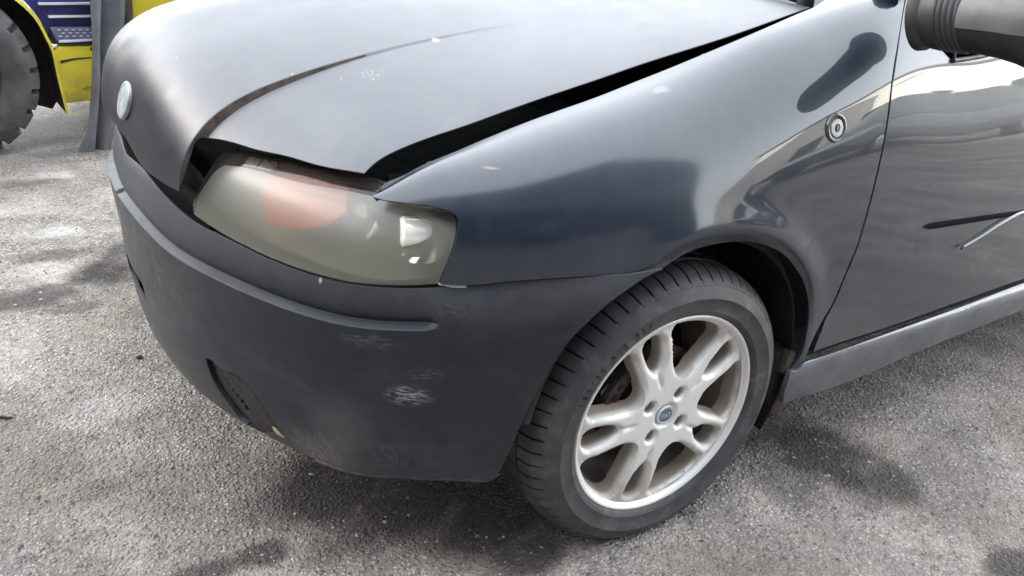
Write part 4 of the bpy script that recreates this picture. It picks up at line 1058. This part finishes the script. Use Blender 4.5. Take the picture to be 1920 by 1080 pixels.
# ---- round plug in the fender
ru = np.array([SPOT['repeater']]); rc, rn = SIDE.at(ru)[0], SIDE.nrm(ru)[0]
Q = Vector((0, -1, 0)).rotation_difference(Vector(rn))
def stud(name, prof, m, par=fender):
    V, F = lathe(prof, 48); return mesh(name, [Q @ Vector(v)+Vector(rc) for v in V], F, m, par, 35)
stud('lock_seal', [(.0150, -.0010), (.0185, -.0016), (.0195, -.0002)], M_BLACK)
stud('lock_ring', [(.0190, -.0012), (.0200, -.0034), (.0220, -.0040), (.0243, -.0030), (.0255, .0008)], simple('grey_painted_ring', (.05, .05, .055), .3, coat=.5))
stud('lock_face', [(0, -.0020), (.0070, -.0020), (.0075, -.0040), (.0150, -.0036), (.0160, -.0008)], simple('satin_lock_metal', (.34, .34, .33), .45, .3, var=.15, vs=80))
stud('lock_barrel', [(0, -.0034), (.0050, -.0034), (.0062, -.0022), (.0066, -.0010)], simple('dark_lock_metal', (.03, .03, .03), .35, .6))
bm = bmesh.new(); bm_box(bm, (0, -.0042, 0), (.0016, .0014, .007), .0003, Matrix.Rotation(.35, 3, 'Y'))
for v in bm.verts: v.co = Q @ v.co+Vector(rc)
from_bm('key_slot', bm, simple('slot_metal', (.35, .35, .35), .4, .6), fender)

# ---- torn door moulding
a, b = Vector(SPOT['strip0']), Vector(SPOT['strip1'])
def ribbon(P, hw, th, m, name, parent):
    """flat tapered strip lying against the door: P centre line, hw half widths"""
    V = []
    for p, w in zip(P, hw):
        for dy, dz in ((0, -w), (-th, -w*.8), (-th, w*.8), (0, w)): V.append((p[0], p[1]+dy, p[2]+dz))
    n = len(P); F = grid_faces(n, 4)+[(0, 1, 2, 3), ((n-1)*4+3, (n-1)*4+2, (n-1)*4+1, (n-1)*4)]
    return mesh(name, V, F, m, parent, 40)
n = 26; P = [];
for i in range(n):
    t = i/(n-1); p = a.lerp(b+(b-a)*.45, t); P.append((p.x, float(SIDE.at(np.array([[1.2963+p.x, .575 if p.z > .62 else p.z]]))[0][1])-.0012, p.z))
hw = [.0075*math.sqrt(max(.02, 1-(1-min(1, i/2.2))**2)) if i < 3 else .0075-.0022*i/n for i in range(n)]
ribbon(P, hw, .0008, simple('glue_residue', (.004, .004, .005), .85, spec=.08), 'moulding_glue_track', door)
c0, c1, c2 = (Vector(SPOT[k]) for k in ('cord0', 'cord1', 'cord2'))
out = Vector((0, -1, 0))
path = [c0+out*.006, c0.lerp(c1, .35)+out*.006+Vector((0, 0, -.0015)), c0.lerp(c1, .75)+out*.006+Vector((0, 0, -.0015)), c1+out*.006, c1.lerp(c2, .35)+out*.006+Vector((0, 0, .004)), c1.lerp(c2, .75)+out*.005+Vector((0, 0, .004)), c2+out*.005, c2+Vector((.15, -.004, .010)), c2+Vector((.35, -.004, .006))]
pa = sample([tuple(p) for p in path], .012)
V, F = tube(pa, [.0020+.0026*min(1, i/(len(pa)*.5)) for i in range(len(pa))], 8)
V = [Vector((v.x, v.y, v.z)) for v in V]
mesh('torn_door_moulding', V, F, simple('grey_moulding_strip', (.26, .27, .29), .35, coat=.4, var=.1), door, 60)
V, F = tube([path[0]+Vector((.003, 0, .001)), path[0]+Vector((-.004, -.001, -.003))], [.0032, .0028], 8); mesh('moulding_end_cap', V, F, M_BLACK, door, 60)

# ---- door mirror
M_SHELL = simple('faded_skylit_mirror_plastic', (.085, .085, .088), .5, var=.2, vs=20, bump=.08, bs=300)  # same plastic as the lower shell: slight fading plus skylight from above painted in
M_SHELLD = simple('black_mirror_plastic', (.012, .011, .013), .55, var=.2, vs=20, bump=.08, bs=300)
def ring(c, ry, rz, tilt=0, n=40, a0=0, a1=2*PI, full=True):
    t = np.linspace(a0, a1, n+1)[:-1] if full else np.linspace(a0, a1, n)
    return [(c[0]+ry*math.cos(q), c[1]+tilt*rz*math.sin(q), c[2]+rz*math.sin(q)) for q in t]
MB = Vector((.432, -.012, .992)); MA = Vector((.10, -1, .075)).normalized()
def st(d): p = MB+MA*d; return (p.x, p.y, p.z)
neck = [(-.012, .046, .056), (.0, .045, .054), (.006, .040, .048), (.012, .041, .050), (.030, .043, .052), (.034, .043, .052)]
rib = []
for k in range(4):
    d = .036+.0095*k; rib += [(d, .041, .050), (d+.003, .044, .053), (d+.0065, .044, .053), (d+.0095, .041, .050)]
prof = neck+rib
V = [p for d, a, b in prof for p in ring(st(d), a, b, .25)]
mirror = mesh('door_mirror', V, grid_faces(len(prof), 40, close_v=True), simple('mirror_boot_rubber', (.022, .021, .022), .5, var=.3, vs=30), car, 45)
shell = [(.072, .044, .050), (.076, .046, .052), (.10, .049, .053), (.13, .053, .056), (.16, .057, .062), (.175, .060, .067), (.205, .058, .068), (.225, .046, .058), (.236, .028, .038), (.24, .004, .008)]
for nm, a0, a1, m, g_ in (('mirror_cap', -.28, PI+.22, M_SHELL, .0), ('mirror_lower_shell', PI+.235, 2*PI-.295, M_SHELLD, -.0015)):
    V = []
    for d, a, b in shell:
        V += ring(st(d), a+g_, b+g_, .15, 36, a0, a1, False)
    mesh(nm, V, grid_faces(len(shell), 36), m, mirror, 50)

# ---------------------------------------------------------------- forklift behind
def chipped(name, col, under=(.10, .07, .05), lo=.63):
    M = Mat(name); n = M.noise(9, 6, .7); n2 = M.noise(3, 5)
    base = M.mix(M.ramp(n2, .3, .7), tuple(c*.82 for c in col), col)
    base = M.mix(M.ramp(n, lo, lo+.05, 0, .8), base, under); base = M.mix(M.math('MULTIPLY', M.ramp(M.sepxyz(2), .15, .45, .45, .05), M.ramp(M.noise(14, 5), .35, .7)), base, (.14, .11, .07))
    M.set(base=base, rough=.45, coat=.2, normal=M.bump(n, .08, .001)); return M.m
M_YEL, M_BLUE = chipped('chipped_yellow_paint', (.72, .60, .03)), chipped('worn_blue_paint', (.040, .045, .30), (.05, .05, .10), .66)
M_FDARK = simple('grimy_dark_steel', (.035, .028, .024), .8, var=.5, vs=12)
fork = thing('forklift', 'yellow and blue forklift standing behind the car nose', 'forklift', (-1.09, 3.0, 0))
FX, FY = -1.09, 3.0
def fm(name, V, F, m, par=fork, sm=None, bev=0):
    V = [(v[0]-FX, v[1]-FY, v[2]) for v in V]; o = mesh(name, V, F, m, par, sm)
    if bev: bevel_obj(o, bev)
    return o
def fork_tyre(cx, cy, R=.351):
    NP = 24; cols = [0, .03, .24, .27, .5, .75]; V = []
    prof = [(.60*R, .05), (.62*R, .01), (.70*R, .0), (.80*R, -.006), (.88*R, -.002), (.905*R, .006), (.965*R, .014), (R*.995, .030), (R, .06), (R, .14), (R*.995, .175), (.96*R, .19), (.88*R, .205), (.6*R, .2)]
    for k in range(NP):
        for ci, c in enumerate(cols):
            for r, y in prof:
                rr = r
                if r > .93*R: rr = r-(.034 if ci in (1, 2) and (y < .08 or y > .15) else 0)
                a = 2*PI*(k+c)/NP; z = rr*math.sin(a)
                V.append((cx+rr*math.cos(a), cy+y, max(R+z-.022, .001)))
    return V, [f[::-1] for f in grid_faces(NP*len(cols), len(prof), close_u=True)]
M_FT = simple('dusty_industrial_tyre', (.065, .063, .062), .75, var=.35, vs=14, bump=.2)
ft = fm('drive_wheel', *fork_tyre(-1.092, 2.97), M_FT, sm=35)
V, F = lathe([(0, .085), (.06, .08), (.07, .05), (.11, .05), (.13, .09), (.17, .085), (.19, .05), (.212, .035), (.216, .05)], 48)
fm('wheel_disc', [(v[0]-1.092, v[1]+2.97, v[2]+.329) for v in V], F, simple('maroon_grimy_rim', (.05, .030, .034), .7, var=.4), par=ft, sm=35)
fo = [(-1.45, .40), (-1.43, .55), (-1.35, .67), (-1.22, .745), (-1.09, .765), (-.96, .745), (-.85, .68), (-.764, .604), (-.734, .571), (-.701, .513), (-.683, .454), (-.672, .419), (-.667, .358), (-.664, .285), (-.658, .209), (-.652, .140)]
fo = [tuple(p) for p in sample(fo, .03)]
def offset_line(P, d):
    P = np.array(P); t = np.gradient(P, axis=0); t /= np.linalg.norm(t, axis=1)[:, None]; return P+np.column_stack([-t[:, 1], t[:, 0]])*d*-1
fi = offset_line(fo, .011)
n = len(fo)
V = []
for (a, b), (c, d) in zip(fo, fi): V += [(a, 3.045, b), (a, 3.06, b), (c, 3.06, d), (c, 3.042, d)]
fm('wing_edge', V, grid_faces(n, 4, close_v=True), M_YEL, sm=50)
V = []
for (c, d) in fi: V += [(c, 3.058, d), (c-.015, 3.30, d)]
fm('wheel_arch', V, grid_faces(n, 2), M_FDARK, sm=50)
fm('wheel_well_wall', *prism([(-1.5, .20)]+[tuple(p) for p in fi[::3]]+[(-.70, .118), (-.80, .155)], 3.24, 3.27), M_FDARK)
# yellow skirt and blue step panel
fm('skirt_plate', *prism([(-.664, .184), (-.20, .216), (.20, .216), (.20, .421), (-.650, .421), (-.672, .40), (-.667, .30)], 3.052, 3.12), M_YEL, bev=.004)
V = [(-.628+.0*i, 3.0495, .36) for i in range(0)]
fm('skirt_scratch', *prism([(-.655, .352), (-.60, .366), (-.53, .372), (-.53, .376), (-.605, .373), (-.655, .364)], 3.0500, 3.0519), M_FDARK)
V, F = lathe([(0, -.003), (.006, -.002), (.009, 0), (.009, .01)], 14); fm('skirt_bolt', [(v[0]-.527, v[1]+3.0515, v[2]+.408) for v in V], F, M_FDARK, sm=40)
fm('cab_side', *prism([(-.672, .4245), (.25, .4245), (.25, 1.02), (-.90, 1.02), (-.80, .72), (-.757, .612), (-.72, .560), (-.69, .50)], 3.085, 3.9), M_BLUE, bev=.006)
fm('step_recess', *prism([(-.690, .47), (-.40, .47), (-.40, .60), (-.715, .60)], 3.075, 3.09), simple('deep_blue_recess', (.02, .02, .12), .5))
M_EDGE = simple('worn_bright_step_edge', (.62, .63, .66), .4, .3)
for z, x0 in ((.585, -.700), (.535, -.672)):
    fm('step_edge', *prism([(x0, z), (-.40, z+.004), (-.40, z+.012), (x0, z+.008)], 3.045, 3.085), M_EDGE, bev=.002)
# tread plate with its pattern of studs
fm('step_plate', *prism([(-.655, .443), (-.40, .448), (-.40, .497), (-.672, .497)], 3.056, 3.084), simple('blue_grey_tread', (.14, .15, .25), .45, .2), bev=.003)
st0 = None
for i in range(9):
    for j in range(3):
        x, z = -.640+.026*i+.013*(j % 2), .462+.0125*j
        V, F = prism([(-.0085, 0), (0, -.003), (.0085, 0), (0, .003)], 3.0525-FY, 3.057-FY)
        if st0 is None: o = mesh('tread_stud', V, F, M_EDGE, fork); st0 = o.data
        else: o = link('tread_stud', st0, None, fork)
        o.location = (x-FX, 0, z)
fm('step_nosing', *prism([(-.650, .437), (-.40, .446), (-.40, .454), (-.648, .447)], 3.040, 3.0565), M_EDGE, bev=.002)
# counterweight and the parts that only show from the side
fm('counterweight', *prism([(-.362, .45), (.2, .43), (.95, .40), (1.10, .55), (1.12, .95), (1.0, 1.12), (-.30, 1.12), (-.345, 1.0)], 3.03, 3.95), M_YEL, bev=.012)
fm('dark_upright', *prism([(-.402, .40), (-.366, .40), (-.352, .62), (-.32, 1.2), (-.36, 1.2), (-.39, .62)], 3.02, 3.06), simple('rusty_brown_channel', (.07, .045, .03), .8, var=.5, vs=20), bev=.004)
for x, y in ((-.85, 3.1), (-.85, 3.85), (.75, 3.1), (.75, 3.85)):
    o = box('guard_post', (x-FX, y-FY, 1.5), (.06, .05, 1.2), M_FDARK, fork, .008)
bm = bmesh.new(); bm_box(bm, (-.05-FX, 3.475-FY, 2.12), (1.75, .85, .05), .015); from_bm('overhead_guard', bm, M_FDARK, fork, 30)
fm('seat', *prism([(-.2, 1.06), (.35, 1.06), (.45, 1.55), (.35, 1.57), (.27, 1.20), (-.2, 1.18)], 3.25, 3.75), M_BLACK, bev=.03)
fm('steer_wheel', *fork_tyre(.70, 3.05, .27), M_FT, sm=35)
for y in (3.16, 3.75): fm('fork_tine', *prism([(-2.6, .04), (-1.55, .04), (-1.55, .75), (-1.60, .75), (-1.60, .09), (-2.6, .05)], y, y+.1), M_FDARK, bev=.006)
for y in (3.10, 3.80): fm('mast_rail', *prism([(-1.53, .10), (-1.43, .10), (-1.43, 2.1), (-1.53, 2.1)], y, y+.07), M_FDARK, bev=.008)
fm('rear_underside', *prism([(-.62, .12), (.5, .12), (.5, .21), (-.62, .20)], 3.35, 3.9), M_FDARK)

# ---------------------------------------------------------------- folded grey strip leaning on the forklift
prof = []
# stations up the strip: z, left edge x, fold x, crest x, right edge x (bent sheet with two flanges)
stn = [(-.0, -.650, -.583, -.548, -.520), (.03, -.636, -.576, -.545, -.515), (.08, -.606, -.566, -.520, -.49), (.16, -.583, -.548, -.490, -.462), (.29, -.556, -.521, -.460, -.437), (.45, -.531, -.500, -.432, -.413), (.62, -.515, -.472, -.405, -.384), (.95, -.475, -.43, -.365, -.34), (1.30, -.43, -.385, -.32, -.295)]
V = []
for z, a, f, c, d in stn:
    lean = .06*z
    for x, y in ((a, .010), (a, .0), ((a+f)/2, -.018), (f-.004, -.012), (f, .022), ((f+c)/2, .006), (c, -.010), (d, -.004), (d, .006), (c, .004), ((f+c)/2, .022), (f, .040), (f-.008, .004), ((a+f)/2, -.004)):
        V.append((x+.55, 2.96+y+lean-2.96, z+.002))
k = 14; F = grid_faces(len(stn), k, close_v=True); F += [tuple(range(k))[::-1], tuple((len(stn)-1)*k+i for i in range(k))]
o = mesh('trim_strip', V, F, simple('dull_grey_sheet', (.115, .12, .13), .45, .1, var=.3, vs=6, coat=.15), None, 38); o.location = (-.55, 2.95, 0)
tag(o, 'tall folded grey strip with a flared foot leaning beside the forklift step', 'trim strip')
# ---------------------------------------------------------------- across the yard, mirrored in the car's flank
def oppo_car(loc, rz, col, label):
    t = thing('parked_car', label, 'car', loc, rz, None)
    sec = [(-2.0, .35, .62, .62), (-1.9, .25, .72, .74), (-1.2, .22, .84, .80), (-1.05, .22, .88, .82), (.9, .22, .92, .82), (1.75, .24, .92, .78), (1.95, .35, .80, .68)]
    V = []
    for x, z0, z1, w in sec:
        for y, z in ((-w*.9, z0), (-w, z0+.12), (-w-.02, (z0+z1)/2), (-w*.94, z1), (-w*.6, z1+.03), (w*.6, z1+.03), (w*.94, z1), (w+.02, (z0+z1)/2), (w, z0+.12), (w*.9, z0)): V.append((x, y, z))
    F = grid_faces(len(sec), 10, close_v=True); F += [tuple(range(10)), tuple((len(sec)-1)*10+i for i in range(10))[::-1]]
    pm = simple('parked_car_paint', col, .3, coat=.8)
    b = mesh('body', V, F, pm, t); bm = bmesh.new(); bm.from_mesh(b.data); bmesh.ops.recalc_face_normals(bm, faces=bm.faces); bm.to_mesh(b.data); bm.free()
    s = b.modifiers.new('s', 'SUBSURF'); s.levels = s.render_levels = 2; b.data.shade_smooth()
    sec = [(-1.15, .86, .87), (-.45, .86, 1.36), (-.2, .86, 1.42), (.9, .86, 1.42), (1.55, .88, 1.05), (1.75, .88, .92)]
    V = []
    for x, z0, z1 in sec:
        w = .74; u = .74-.22*(z1-z0)/.55
        for y, z in ((-w, z0), (-u, z1-.03), (-u*.8, z1), (u*.8, z1), (u, z1-.03), (w, z0)): V.append((x, y, z))
    F = grid_faces(len(sec), 6)
    g_ = mesh('cabin_glass', V, F, M_GLASS, t, 30)
    bm = bmesh.new(); bm_box(bm, (.33, 0, 1.42), (1.15, 1.0, .04), .015); from_bm('roof', bm, pm, t, 30)
    V, F = lathe([(.0, .0), (.12, .01), (.20, .0), (.21, -.015), (.29, -.01), (.30, .03), (.30, .19), (.2, .2)], 40)
    for x in (-1.25, 1.25):
        for y, a in ((-.80, 0), (.80, PI)):
            o = mesh('wheel', V, F, M_RUBBER2, t, 35); o.location = (x, y, .30); o.rotation_euler = (0, 0, a)
            V2, F2 = lathe([(0, -.01), (.06, -.012), (.14, -.012), (.19, -.004), (.20, .01)], 30); q = mesh('rim', V2, F2, M_CHROME, o, 35)
    return t
oppo_car((6.9, -4.1, 0), .03, (.045, .055, .07), 'grey blue hatchback parked across the yard, mirrored in the door')
# kerb and pavement beyond the parked car
kb = box('kerb', (5, -7.4, .06), (40, .16, .12), simple('kerb_concrete', (.30, .29, .28), .85), None, .015); tag(kb, kind='structure')
pv = mesh('pavement', [(-15, -7.48, .11), (25, -7.48, .11), (25, -8.9, .11), (-15, -8.9, .11)], [(0, 3, 2, 1)], simple('pavement_slabs', (.26, .255, .25), .85)); tag(pv, kind='structure')
def facade(name, label, x, y, rz, w, h, col, nwin, depth=6):
    t = thing(name, label, 'building', (x, y, 0), rz)
    m = simple(name+'_render', col, .85, var=.08, vs=1.2)
    ws_, wh = 1.2, 1.5
    cols = np.linspace(-w/2, w/2, nwin+2)[1:-1]; rows = [1.2+3.1*i for i in range(int((h-1)//3.1))]
    # wall strips between the openings, so the windows are real recesses
    bm = bmesh.new(); zs = sorted({0, h}|{z for r in rows for z in (r, r+wh)})
    for i in range(len(zs)-1):
        z0, z1 = zs[i], zs[i+1]
        if z0 in rows:
            xs = [-w/2]+[e for c in cols for e in (c-ws_/2, c+ws_/2)]+[w/2]
            for a, b in zip(xs[::2], xs[1::2]): bm_box(bm, ((a+b)/2, -.2, (z0+z1)/2), (b-a, .4, z1-z0))
        else: bm_box(bm, (0, -.2, (z0+z1)/2), (w, .4, z1-z0))
    from_bm('wall', bm, m, t)
    for r in rows:
        for c in cols:
            f = box('window', (c, -.30, r+wh/2), (ws_, .06, wh), M_GLASS, t, 0)
            box('sill', (c, -.0, r-.04), (ws_+.2, .12, .08), M_WHITE, f, .01)
            f.data.materials.clear(); f.data.materials.append(M_GLASS)
    box('roof', (0, -depth/2, h+.1), (w+.4, depth+.4, .2), M_FDARK, t, .02); box('rear_block', (0, -depth/2-.3, h/2), (w, depth-.8, h-.05), m, t, 0)
    return t
facade('rendered_building', 'low sunlit cream rendered building facing the yard behind the viewer', 21.7, -9.85, math.radians(50), 19.1, 5.0, (.80, .77, .68), 7)
facade('workshop_building', 'long dark workshop wall left of the cream building', -7.7, -5.2, 0, 23.4, 10.8, (.030, .036, .050), 5, 3)
facade('sun_shading_block', 'long dark unseen block added to shade the car', -30, 30, -PI/2, 80, 17.1, (.05, .052, .056), 14, 8)  # out of view; sized and placed to keep direct sun off the car

# ---------------------------------------------------------------- small litter on the asphalt
tw = mesh('twig', *tube([(-1.061, 0.965, 0.003), (-1.049, 0.962, 0.005), (-1.039, 0.954, 0.004), (-1.029, 0.952, 0.003)], [.002, .0034, .003, .0015], 7), simple('dark_twig_bark', (.035, .018, .025), .8), None, 60)
tag(tw, 'small dark twig lying on the asphalt at the left', 'twig')
bm = bmesh.new(); bmesh.ops.create_icosphere(bm, subdivisions=2, radius=.0075)
for v in bm.verts: v.co = Vector((v.co.x*1.1, v.co.y*.8, v.co.z*.7))*(1+.25*mnoise.noise(v.co*160))+Vector((-0.741, 1.102, .004))
o = from_bm('pebble', bm, simple('purple_brown_pebble', (.045, .02, .028), .7), None, 60); tag(o, 'dark purple pebble on the asphalt beside the bumper', 'pebble')
